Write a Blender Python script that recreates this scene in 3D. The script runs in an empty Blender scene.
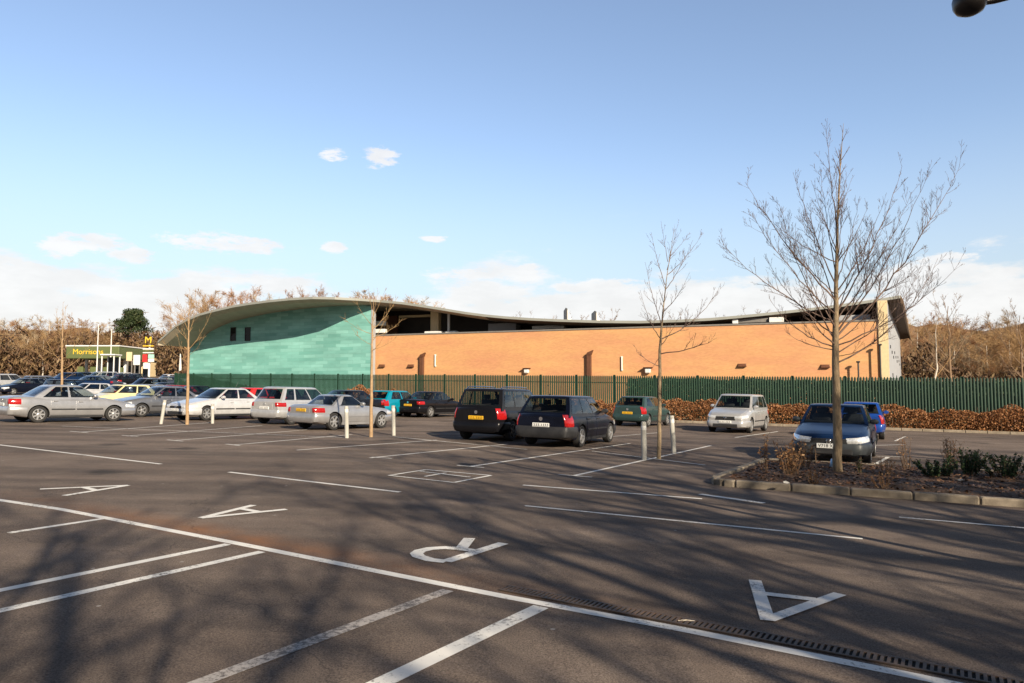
import bpy, bmesh, math, random
from mathutils import Vector, Matrix, noise as mnoise

C = bpy.context.scene.collection
R = math.radians
F = 725.0                       # focal length in pixels of the 1024 px wide frame
EYE = 1.6
HOR = 390.0
PITCH = math.atan((HOR - 341.5) / F)
CP, SP = math.cos(PITCH), math.sin(PITCH)
K = 0.0217                      # cross fall of the car park
AZ = Vector((0.49, -0.87, 0)).normalized()   # horizontal direction towards the sun
SUN_EL = R(26)
GA = Vector((0.522, 0.853, 0)).normalized()  # bay direction, away from the viewer
GR = Vector((0.853, -0.522, 0)).normalized() # row direction


# ------------------------------------------------------------------ terrain / camera helpers
def sst(a, b, x):
    t = min(1, max(0, (x - a) / (b - a)))
    return t * t * (3 - 2 * t)


def G(x, y):
    z = -K * min(75, max(-75, x))
    if y > 58:
        z += 0.034 * min(y - 58, 90) * sst(-24, -46, x)
    return z


def ray(px, py):
    u = (px - 512) / F
    v = (341.5 - py) / F
    return Vector((u, CP - v * SP, SP + v * CP))


def at(px, py, Y):
    d = ray(px, py)
    return Vector((0, 0, EYE)) + d * (Y / d.y)


def gp(px, py, h=0.0):
    d = ray(px, py)
    # plane z = -K x + h
    t = (h - EYE) / (d.z + K * d.x)
    p = Vector((0, 0, EYE)) + d * t
    return p


def gfar(px, Y):
    p = at(px, HOR, Y)
    p.z = G(p.x, p.y)
    return p


# ------------------------------------------------------------------ materials
MATS = {}


def nt(m):
    m.use_nodes = True
    t = m.node_tree
    return t, t.nodes.get('Principled BSDF')


def mat(name, col, rough=0.6, metal=0.0, var=0.12, scale=6.0, bump=0.0, bscale=40.0, coat=0.0, spec=0.5,
        emit=None, col2=None, stretch=None, coords='Object'):
    if name in MATS:
        return MATS[name]
    m = bpy.data.materials.new(name)
    t, b = nt(m)
    tc = t.nodes.new('ShaderNodeTexCoord')
    src = tc.outputs[coords]
    if stretch:
        mp = t.nodes.new('ShaderNodeMapping')
        mp.inputs['Scale'].default_value = stretch
        t.links.new(src, mp.inputs[0])
        src = mp.outputs[0]
    n = t.nodes.new('ShaderNodeTexNoise')
    n.inputs['Scale'].default_value = scale
    n.inputs['Detail'].default_value = 6
    n.inputs['Roughness'].default_value = 0.6
    t.links.new(src, n.inputs['Vector'])
    r = t.nodes.new('ShaderNodeValToRGB')
    if col2 is None:
        lo = [c * (1 - var) for c in col]
        hi = [min(1, c * (1 + var)) for c in col]
    else:
        lo, hi = col, col2
    r.color_ramp.elements[0].position = 0.32
    r.color_ramp.elements[1].position = 0.68
    r.color_ramp.elements[0].color = (*lo, 1)
    r.color_ramp.elements[1].color = (*hi, 1)
    t.links.new(n.outputs['Fac'], r.inputs[0])
    t.links.new(r.outputs[0], b.inputs['Base Color'])
    b.inputs['Roughness'].default_value = rough
    b.inputs['Metallic'].default_value = metal
    b.inputs['Specular IOR Level'].default_value = spec
    b.inputs['Coat Weight'].default_value = coat
    b.inputs['Coat Roughness'].default_value = 0.06
    if bump:
        n2 = t.nodes.new('ShaderNodeTexNoise')
        n2.inputs['Scale'].default_value = bscale
        n2.inputs['Detail'].default_value = 4
        t.links.new(src, n2.inputs['Vector'])
        bp = t.nodes.new('ShaderNodeBump')
        bp.inputs['Strength'].default_value = bump
        bp.inputs['Distance'].default_value = 0.02
        t.links.new(n2.outputs['Fac'], bp.inputs['Height'])
        t.links.new(bp.outputs[0], b.inputs['Normal'])
    if emit:
        b.inputs['Emission Color'].default_value = (*col, 1)
        b.inputs['Emission Strength'].default_value = emit
    MATS[name] = m
    return m


def asphalt_mat():
    m = bpy.data.materials.new('asphalt')
    t, b = nt(m)
    N, Lk = t.nodes, t.links
    tc = N.new('ShaderNodeTexCoord')

    def noise(scale, detail=5, rough=0.6, vec=None):
        n = N.new('ShaderNodeTexNoise')
        n.inputs['Scale'].default_value = scale
        n.inputs['Detail'].default_value = detail
        n.inputs['Roughness'].default_value = rough
        Lk.new(vec or tc.outputs['Object'], n.inputs['Vector'])
        return n.outputs['Fac']

    def ramp(src, p0, c0, p1, c1):
        r = N.new('ShaderNodeValToRGB')
        r.color_ramp.elements[0].position = p0
        r.color_ramp.elements[1].position = p1
        r.color_ramp.elements[0].color = (*c0, 1)
        r.color_ramp.elements[1].color = (*c1, 1)
        Lk.new(src, r.inputs[0])
        return r.outputs[0]

    def mix(fac, a, bb, mode='MIX'):
        x = N.new('ShaderNodeMix')
        x.data_type = 'RGBA'
        x.blend_type = mode
        if isinstance(fac, float):
            x.inputs['Factor'].default_value = fac
        else:
            Lk.new(fac, x.inputs['Factor'])
        for i, v in (('A', a), ('B', bb)):
            sck = [s for s in x.inputs if s.name == i and s.type == 'RGBA'][0]
            if isinstance(v, tuple):
                sck.default_value = (*v, 1)
            else:
                Lk.new(v, sck)
        return [s for s in x.outputs if s.type == 'RGBA'][0]

    def math_(op, a, bb=None, clamp=False):
        x = N.new('ShaderNodeMath')
        x.operation = op
        x.use_clamp = clamp
        for i, v in enumerate((a, bb)):
            if v is None:
                continue
            if isinstance(v, (int, float)):
                x.inputs[i].default_value = v
            else:
                Lk.new(v, x.inputs[i])
        return x.outputs[0]

    base = ramp(noise(0.35, 6, 0.65), 0.3, ASPH[0], 0.72, ASPH[1])
    base = mix(0.55, base, ramp(noise(2.2, 6, 0.7), 0.3, (0.42, 0.40, 0.40), 0.7, (0.66, 0.62, 0.58)), 'OVERLAY')
    grain = ramp(noise(80, 3, 0.85), 0.36, (0.14, 0.14, 0.15), 0.66, (0.86, 0.83, 0.80))
    base = mix(0.85, base, grain, 'OVERLAY')
    # worn paths (tyre polishing) along the driving aisle
    mp = N.new('ShaderNodeMapping')
    mp.inputs['Rotation'].default_value = (0, 0, R(31.5))
    mp.inputs['Scale'].default_value = (0.10, 0.9, 1)
    Lk.new(tc.outputs['Object'], mp.inputs[0])
    path = ramp(noise(1.0, 5, 0.55, mp.outputs[0]), 0.38, (0.28, 0.28, 0.29), 0.64, (0.64, 0.61, 0.59))
    base = mix(0.75, base, path, 'OVERLAY')
    # reddish patches of exposed binder / dust
    base = mix(math_('MULTIPLY', noise(0.9, 5, 0.7), 0.36), base, (0.135, 0.088, 0.068))
    # rust stain along the drain
    sep = N.new('ShaderNodeSeparateXYZ')
    Lk.new(tc.outputs['Object'], sep.inputs[0])
    p, q = LINE_A, LINE_B
    dx, dy = q.x - p.x, q.y - p.y
    ln = math.hypot(dx, dy)
    nx, ny = -dy / ln, dx / ln
    if ny < 0:
        nx, ny = -nx, -ny
    dist = math_('ADD', math_('MULTIPLY', math_('SUBTRACT', sep.outputs[0], p.x), nx),
                 math_('MULTIPLY', math_('SUBTRACT', sep.outputs[1], p.y), ny))
    band = math_('SUBTRACT', 1.0, math_('DIVIDE', math_('ABSOLUTE', math_('SUBTRACT', dist, 0.22)), 0.42), True)
    along = math_('ADD', math_('MULTIPLY', math_('SUBTRACT', sep.outputs[0], p.x), dx / ln),
                  math_('MULTIPLY', math_('SUBTRACT', sep.outputs[1], p.y), dy / ln))
    fade = math_('SUBTRACT', 1.0, math_('DIVIDE', math_('ABSOLUTE', math_('SUBTRACT', along, 2.8)), 5.5), True)
    stain = math_('MULTIPLY', math_('MULTIPLY', band, fade), ramp(noise(1.6, 6, 0.75), 0.3, (0.1,) * 3, 0.7, (1,) * 3))
    base = mix(math_('MULTIPLY', stain, 0.75), base, (0.30, 0.125, 0.045))
    # oil drips
    vo = N.new('ShaderNodeTexVoronoi')
    vo.inputs['Scale'].default_value = 0.42
    Lk.new(tc.outputs['Object'], vo.inputs['Vector'])
    dv = math_('ADD', vo.outputs['Distance'], math_('MULTIPLY', noise(3.5, 4), 0.30))
    oil = ramp(dv, 0.22, (0.70,) * 3, 0.36, (0,) * 3)
    base = mix(oil, base, (0.022, 0.020, 0.020))
    # gum spots and grit
    vs = N.new('ShaderNodeTexVoronoi')
    vs.inputs['Scale'].default_value = 3.1
    Lk.new(tc.outputs['Object'], vs.inputs['Vector'])
    sepc = N.new('ShaderNodeSeparateColor')
    Lk.new(vs.outputs['Color'], sepc.inputs[0])
    spot = math_('MULTIPLY', math_('LESS_THAN', vs.outputs['Distance'], 0.055), math_('GREATER_THAN', sepc.outputs[0], 0.80))
    base = mix(math_('MULTIPLY', spot, 0.8), base, (0.36, 0.34, 0.32))
    # hairline cracks
    vc = N.new('ShaderNodeTexVoronoi')
    vc.feature = 'DISTANCE_TO_EDGE'
    vc.inputs['Scale'].default_value = 0.22
    w = N.new('ShaderNodeVectorMath')
    w.operation = 'ADD'
    nz = N.new('ShaderNodeTexNoise')
    nz.inputs['Scale'].default_value = 1.3
    nz.inputs['Detail'].default_value = 5
    Lk.new(tc.outputs['Object'], nz.inputs['Vector'])
    Lk.new(tc.outputs['Object'], w.inputs[0])
    Lk.new(nz.outputs['Color'], w.inputs[1])
    Lk.new(w.outputs[0], vc.inputs['Vector'])
    crack = math_('LESS_THAN', vc.outputs['Distance'], 0.0016)
    base = mix(math_('MULTIPLY', crack, 0.30), base, (0.02, 0.018, 0.018))
    Lk.new(base, b.inputs['Base Color'])
    b.inputs['Roughness'].default_value = 0.88
    b.inputs['Specular IOR Level'].default_value = 0.12
    bp = N.new('ShaderNodeBump')
    bp.inputs['Strength'].default_value = 0.8
    bp.inputs['Distance'].default_value = 0.008
    Lk.new(noise(130, 3, 0.7), bp.inputs['Height'])
    Lk.new(bp.outputs[0], b.inputs['Normal'])
    return m


def paint_mat(name, wear, col=(0.72, 0.70, 0.66)):
    m = bpy.data.materials.new(name)
    t, b = nt(m)
    N, Lk = t.nodes, t.links
    tc = N.new('ShaderNodeTexCoord')
    n = N.new('ShaderNodeTexNoise')
    n.inputs['Scale'].default_value = 28
    n.inputs['Detail'].default_value = 8
    n.inputs['Roughness'].default_value = 0.75
    Lk.new(tc.outputs['Object'], n.inputs['Vector'])
    n2 = N.new('ShaderNodeTexNoise')
    n2.inputs['Scale'].default_value = 1.6
    n2.inputs['Detail'].default_value = 4
    Lk.new(tc.outputs['Object'], n2.inputs['Vector'])
    ad = N.new('ShaderNodeMath')
    ad.operation = 'MULTIPLY_ADD'
    ad.inputs[1].default_value = 0.5
    Lk.new(n2.outputs['Fac'], ad.inputs[0])
    Lk.new(n.outputs['Fac'], ad.inputs[2])
    r = N.new('ShaderNodeValToRGB')
    r.color_ramp.elements[0].position = 0.55 + wear
    r.color_ramp.elements[1].position = 0.68 + wear
    r.color_ramp.elements[0].color = (0.11, 0.095, 0.085, 1)
    r.color_ramp.elements[1].color = (*col, 1)
    Lk.new(ad.outputs[0], r.inputs[0])
    Lk.new(r.outputs[0], b.inputs['Base Color'])
    b.inputs['Roughness'].default_value = 0.75
    return m


def tile_mat(name, c1, c2, mortar, bw, bh, msize, off=0.5, noise_amt=0.25, rough=0.75, nscale=0.35, bias=0.0,
             nstretch=(1, 5, 1), tint=None):
    """coursed masonry mapped in metres through the UV map"""
    m = bpy.data.materials.new(name)
    t, b = nt(m)
    N, Lk = t.nodes, t.links
    uv = N.new('ShaderNodeUVMap')
    br = N.new('ShaderNodeTexBrick')
    br.inputs['Color1'].default_value = (*c1, 1)
    br.inputs['Color2'].default_value = (*c2, 1)
    br.inputs['Mortar'].default_value = (*mortar, 1)
    br.inputs['Scale'].default_value = 1.0
    br.inputs['Mortar Size'].default_value = msize
    br.inputs['Brick Width'].default_value = bw
    br.inputs['Row Height'].default_value = bh
    br.inputs['Bias'].default_value = bias
    br.offset = off
    Lk.new(uv.outputs[0], br.inputs['Vector'])
    mp = N.new('ShaderNodeMapping')
    mp.inputs['Scale'].default_value = nstretch
    Lk.new(uv.outputs[0], mp.inputs[0])
    n = N.new('ShaderNodeTexNoise')
    n.inputs['Scale'].default_value = nscale
    n.inputs['Detail'].default_value = 6
    n.inputs['Roughness'].default_value = 0.65
    Lk.new(mp.outputs[0], n.inputs['Vector'])
    r = N.new('ShaderNodeValToRGB')
    r.color_ramp.elements[0].position = 0.3
    r.color_ramp.elements[1].position = 0.7
    r.color_ramp.elements[0].color = (*(tint[0] if tint else (0.5 - noise_amt,) * 3), 1)
    r.color_ramp.elements[1].color = (*(tint[1] if tint else (0.5 + noise_amt,) * 3), 1)
    Lk.new(n.outputs['Fac'], r.inputs[0])
    x = N.new('ShaderNodeMix')
    x.data_type = 'RGBA'
    x.blend_type = 'OVERLAY'
    x.inputs['Factor'].default_value = 1.0
    A = [s for s in x.inputs if s.name == 'A' and s.type == 'RGBA'][0]
    B = [s for s in x.inputs if s.name == 'B' and s.type == 'RGBA'][0]
    Lk.new(br.outputs['Color'], A)
    Lk.new(r.outputs[0], B)
    Lk.new([s for s in x.outputs if s.type == 'RGBA'][0], b.inputs['Base Color'])
    b.inputs['Roughness'].default_value = rough
    bp = N.new('ShaderNodeBump')
    bp.inputs['Strength'].default_value = 0.3
    bp.inputs['Distance'].default_value = 0.01
    bp.invert = True
    Lk.new(br.outputs['Fac'], bp.inputs['Height'])
    Lk.new(bp.outputs[0], b.inputs['Normal'])
    return m


def leaf_mat(name, c1, c2, c3, trans=0.25):
    """foliage whose colour changes from leaf to leaf"""
    m = bpy.data.materials.new(name)
    t, b = nt(m)
    N, Lk = t.nodes, t.links
    g = N.new('ShaderNodeNewGeometry')
    r = N.new('ShaderNodeValToRGB')
    r.color_ramp.elements[0].color = (*c1, 1)
    r.color_ramp.elements[1].color = (*c3, 1)
    e = r.color_ramp.elements.new(0.5)
    e.color = (*c2, 1)
    Lk.new(g.outputs['Random Per Island'], r.inputs[0])
    Lk.new(r.outputs[0], b.inputs['Base Color'])
    b.inputs['Roughness'].default_value = 0.6
    b.inputs['Specular IOR Level'].default_value = 0.3
    return m


# ------------------------------------------------------------------ mesh helpers
class MB:
    def __init__(self):
        self.v, self.f, self.mi, self.uv = [], [], [], None

    def quad(self, a, b, c, d, mi=0):
        n = len(self.v)
        self.v += [Vector(a), Vector(b), Vector(c), Vector(d)]
        self.f.append((n, n + 1, n + 2, n + 3))
        self.mi.append(mi)

    def poly(self, pts, mi=0):
        n = len(self.v)
        self.v += [Vector(p) for p in pts]
        self.f.append(tuple(range(n, n + len(pts))))
        self.mi.append(mi)

    def box(self, lo, hi, M=None, mi=0):
        x0, y0, z0 = lo
        x1, y1, z1 = hi
        n = len(self.v)
        ps = [(x0, y0, z0), (x1, y0, z0), (x1, y1, z0), (x0, y1, z0), (x0, y0, z1), (x1, y0, z1), (x1, y1, z1), (x0, y1, z1)]
        for p in ps:
            p = Vector(p)
            self.v.append(M @ p if M else p)
        for f in ((3, 2, 1, 0), (4, 5, 6, 7), (0, 1, 5, 4), (1, 2, 6, 5), (2, 3, 7, 6), (3, 0, 4, 7)):
            self.f.append(tuple(n + i for i in f))
            self.mi.append(mi)

    def bbox(self, lo, hi, bev=0.02, M=None, mi=0):
        """box with chamfered vertical + horizontal edges (octagonal prism with tapered ends)"""
        x0, y0, z0 = lo
        x1, y1, z1 = hi
        b = min(bev, (x1 - x0) / 2.2, (y1 - y0) / 2.2, (z1 - z0) / 2.2)

        def ring(z, i):
            a0, a1, c0, c1 = x0 + i, x1 - i, y0 + i, y1 - i
            return [(a0 + b, c0, z), (a1 - b, c0, z), (a1, c0 + b, z), (a1, c1 - b, z), (a1 - b, c1, z), (a0 + b, c1, z), (a0, c1 - b, z), (a0, c0 + b, z)]
        self.loft([ring(z0, b * .7), ring(z0 + b, 0), ring(z1 - b, 0), ring(z1, b * .7)], M=M, mi=mi)

    def loft(self, rings, closed=True, cap=True, M=None, mi=0):
        n = len(self.v)
        m = len(rings[0])
        for rg in rings:
            for p in rg:
                p = Vector(p)
                self.v.append(M @ p if M else p)
        for i in range(len(rings) - 1):
            for j in range(m if closed else m - 1):
                k = (j + 1) % m
                self.f.append((n + i * m + j, n + i * m + k, n + (i + 1) * m + k, n + (i + 1) * m + j))
                self.mi.append(mi)
        if cap and closed:
            self.f.append(tuple(n + j for j in reversed(range(m))))
            self.f.append(tuple(n + (len(rings) - 1) * m + j for j in range(m)))
            self.mi += [mi, mi]

    def tube(self, pts, rad, n=6, cap=True, mi=0):
        pts = [Vector(p) for p in pts]
        rings = []
        prev = None
        for i, p in enumerate(pts):
            d = (pts[min(i + 1, len(pts) - 1)] - pts[max(i - 1, 0)])
            if d.length < 1e-9:
                d = Vector((0, 0, 1))
            d.normalize()
            if prev is None:
                a = d.cross(Vector((0.31, 0.95, 0.1)))
                if a.length < 1e-3:
                    a = d.cross(Vector((1, 0, 0)))
            else:
                a = prev - d * prev.dot(d)
            a.normalize()
            prev = a
            b = d.cross(a)
            r = rad[i] if isinstance(rad, (list, tuple)) else rad
            rings.append([p + (a * math.cos(2 * math.pi * k / n) + b * math.sin(2 * math.pi * k / n)) * r for k in range(n)])
        self.loft(rings, cap=cap, mi=mi)

    def lathe(self, prof, n=24, M=None, mi=0, cap=True):
        rings = [[(r * math.cos(2 * math.pi * k / n), r * math.sin(2 * math.pi * k / n), z) for k in range(n)] for r, z in prof]
        self.loft(rings, cap=cap, M=M, mi=mi)

    def build(self, name, mats, parent=None, smooth=None, uv=None):
        me = bpy.data.meshes.new(name)
        me.from_pydata([tuple(v) for v in self.v], [], self.f)
        if not isinstance(mats, (list, tuple)):
            mats = [mats]
        for m in mats:
            me.materials.append(m)
        if len(mats) > 1:
            me.polygons.foreach_set('material_index', self.mi)
        if uv:
            ul = me.uv_layers.new(name='UVMap')
            for lp in me.loops:
                ul.data[lp.index].uv = uv(me.vertices[lp.vertex_index].co)
        me.validate()
        if smooth is not None:
            me.shade_smooth()
            if smooth < 179:
                me.set_sharp_from_angle(angle=R(smooth))
        o = bpy.data.objects.new(name, me)
        C.objects.link(o)
        if parent:
            o.parent = parent
        return o


def recalc(o):
    bm = bmesh.new()
    bm.from_mesh(o.data)
    bmesh.ops.recalc_face_normals(bm, faces=bm.faces)
    bm.to_mesh(o.data)
    bm.free()


def tag(o, label, cat, group=None, kind=None):
    if label:
        o['label'] = label
    if cat:
        o['category'] = cat
    if group:
        o['group'] = group
    if kind:
        o['kind'] = kind
    return o


def struct(o, label=None, cat=None):
    o['kind'] = 'structure'
    if label:
        o['label'] = label
    if cat:
        o['category'] = cat
    return o


def empty(name, loc=(0, 0, 0)):
    o = bpy.data.objects.new(name, None)
    o.empty_display_size = 0.2
    o.location = loc
    C.objects.link(o)
    return o


def basis(fwd, up=None):
    """rotation with local x = fwd (projected), z = up"""
    up = (up or Vector((0, 0, 1))).normalized()
    f = Vector(fwd)
    f = (f - up * f.dot(up)).normalized()
    l = up.cross(f)
    return Matrix((f, l, up)).transposed()


NUP = Vector((K, 0, 1)).normalized()

# ------------------------------------------------------------------ palette
ASPH = ((0.110, 0.096, 0.086), (0.222, 0.196, 0.172))
M_GLASS = mat('window_glass', (0.006, 0.008, 0.011), rough=0.03, var=0.2, spec=0.32)
M_CABIN = mat('cabin_trim', (0.020, 0.020, 0.021), rough=.9)
M_SEAT = mat('seat_cloth', (0.045, 0.045, 0.05), rough=.95, scale=30)


def car_glass():
    m = bpy.data.materials.new('car_glass')
    m.use_nodes = True
    t = m.node_tree
    t.nodes.clear()
    o = t.nodes.new('ShaderNodeOutputMaterial')
    mx = t.nodes.new('ShaderNodeMixShader')
    tr = t.nodes.new('ShaderNodeBsdfTransparent')
    gl = t.nodes.new('ShaderNodeBsdfGlossy')
    fr = t.nodes.new('ShaderNodeFresnel')
    n = t.nodes.new('ShaderNodeTexNoise')
    r = t.nodes.new('ShaderNodeValToRGB')
    tc = t.nodes.new('ShaderNodeTexCoord')
    n.inputs['Scale'].default_value = 2.0
    r.color_ramp.elements[0].color = (.50, .55, .55, 1)
    r.color_ramp.elements[1].color = (.58, .62, .62, 1)
    t.links.new(tc.outputs['Object'], n.inputs['Vector'])
    t.links.new(n.outputs['Fac'], r.inputs[0])
    t.links.new(r.outputs[0], tr.inputs['Color'])
    gl.inputs['Roughness'].default_value = .02
    gl.inputs['Color'].default_value = (.9, .95, 1, 1)
    fr.inputs['IOR'].default_value = 1.55
    ge = t.nodes.new('ShaderNodeNewGeometry')
    inv_ = t.nodes.new('ShaderNodeMath')
    inv_.operation = 'SUBTRACT'
    inv_.inputs[0].default_value = 1.0
    mul = t.nodes.new('ShaderNodeMath')
    mul.operation = 'MULTIPLY'
    t.links.new(ge.outputs['Backfacing'], inv_.inputs[1])
    t.links.new(fr.outputs[0], mul.inputs[0])
    t.links.new(inv_.outputs[0], mul.inputs[1])
    t.links.new(mul.outputs[0], mx.inputs[0])
    t.links.new(tr.outputs[0], mx.inputs[1])
    t.links.new(gl.outputs[0], mx.inputs[2])
    t.links.new(mx.outputs[0], o.inputs[0])
    return m


M_CARGLASS = car_glass()
M_TYRE = mat('tyre_rubber', (0.022, 0.021, 0.021), rough=0.85, var=0.25, bump=0.2)
M_RIM = mat('alloy_rim', (0.55, 0.55, 0.55), rough=0.32, metal=0.7, var=0.1)
M_BLACKP = mat('black_plastic', (0.025, 0.025, 0.027), rough=0.55, var=0.2)
M_CHROME = mat('chrome_trim', (0.75, 0.75, 0.76), rough=0.15, metal=1.0, var=0.05)
M_RED = mat('tail_lamp_red', (0.34, 0.010, 0.010), rough=0.12, var=0.25, scale=30, coat=0.6)
M_LAMP = mat('headlamp_lens', (0.72, 0.74, 0.76), rough=0.08, metal=0.35, var=0.2, scale=25, coat=1.0)
M_YPLATE = mat('yellow_plate', (0.80, 0.45, 0.02), rough=0.4, var=0.06)
M_WPLATE = mat('white_plate', (0.78, 0.78, 0.76), rough=0.4, var=0.05)
M_WHEELWELL = mat('wheel_arch_liner', (0.012, 0.012, 0.012), rough=0.9)
M_INK = mat('plate_ink', (0.015, 0.015, 0.015), rough=0.6)


def paint(name, col, metal=0.0, rough=0.28):
    return mat('paint_' + name, col, rough=rough, metal=metal, var=0.10, scale=3.5, coat=0.18 if max(col) < .1 else 0.6, spec=0.18 if max(col) < .1 else .5)


# ------------------------------------------------------------------ text
def text_mesh(name, body, size, m, parent=None, M=None, extrude=0.004, align='CENTER'):
    cu = bpy.data.curves.new(name, 'FONT')
    cu.body = body
    cu.size = size
    cu.extrude = extrude
    cu.align_x = align
    cu.align_y = 'CENTER'
    to = bpy.data.objects.new(name + '_tmp', cu)
    C.objects.link(to)
    dg = bpy.context.evaluated_depsgraph_get()
    me = bpy.data.meshes.new_from_object(to.evaluated_get(dg))
    bpy.data.objects.remove(to)
    me.name = name
    me.materials.clear()
    me.materials.append(m)
    if M:
        me.transform(M)
    o = bpy.data.objects.new(name, me)
    C.objects.link(o)
    if parent:
        o.parent = parent
    return o


# ------------------------------------------------------------------ cars
SPECS = {
    # x is measured from the front bumper backwards
    'saloon': dict(L=4.50, W=1.76, H=1.42, wb=2.66, fo=0.90, r=0.31, a=1.22, b=2.02, c=3.10, d=3.88,
                   top=[(0, .64), (.22, .74), (1.25, .93), (2.4, .93), (3.8, .98), (4.3, .98), (4.5, .92)], sd=[(.02, .46), (.50, .88)]),
    'hatch': dict(L=3.95, W=1.66, H=1.43, wb=2.50, fo=0.78, r=0.295, a=1.02, b=1.72, c=3.35, d=3.84,
                  top=[(0, .64), (.2, .74), (1.05, .93), (3.7, .97), (3.95, .92)], sd=[(.02, .47), (.51, .86)]),
    'mpv': dict(L=4.39, W=1.79, H=1.64, wb=2.68, fo=0.88, r=0.325, a=.98, b=1.72, c=4.02, d=4.32,
                top=[(0, .70), (.2, .82), (1.0, 1.02), (4.2, 1.05), (4.39, 1.0)], sd=[(.02, .37), (.40, .70), (.73, .95)]),
    'estate': dict(L=4.40, W=1.74, H=1.47, wb=2.52, fo=0.86, r=0.31, a=1.14, b=1.86, c=3.92, d=4.31,
                   top=[(0, .64), (.2, .74), (1.1, .93), (4.2, .96), (4.4, .92)], sd=[(.02, .36), (.39, .66), (.69, .95)]),
    'coupe': dict(L=4.00, W=1.72, H=1.29, wb=2.40, fo=0.76, r=0.315, a=1.42, b=2.10, c=2.72, d=3.30,
                  top=[(0, .64), (.25, .735), (1.4, .87), (2.4, .88), (3.3, .91), (3.85, .91), (4.0, .84)], sd=[(.04, .80)]),
    'compact': dict(L=4.02, W=1.70, H=1.53, wb=2.50, fo=0.82, r=0.30, a=1.0, b=1.70, c=3.60, d=3.93,
                  top=[(0, .66), (.2, .77), (1.05, .96), (3.8, .99), (4.02, .94)], sd=[(.02, .38), (.41, .72), (.76, .95)]),
    'van': dict(L=4.9, W=1.9, H=1.95, wb=3.0, fo=0.9, r=0.33, a=.85, b=1.45, c=4.75, d=4.85,
                top=[(0, .78), (.2, .92), (.9, 1.12), (4.7, 1.15), (4.9, 1.1)], sd=[(.02, .28)]),
}
SEC = [(0, 0), (.80, 0), (.925, .05), (.975, .17), (1.0, .40), (.995, .58), (.975, .74), (.945, .88), (.885, .965), (.78, 1.0), (.42, 1.02), (0, 1.03)]


def interp(pts, x):
    if x <= pts[0][0]:
        return pts[0][1]
    for (x0, y0), (x1, y1) in zip(pts, pts[1:]):
        if x <= x1:
            t = (x - x0) / (x1 - x0)
            return y0 + (y1 - y0) * t
    return pts[-1][1]


def smooth_top(pts, x):
    return (interp(pts, x - .12) + interp(pts, x) * 2 + interp(pts, x + .12)) / 4


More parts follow.
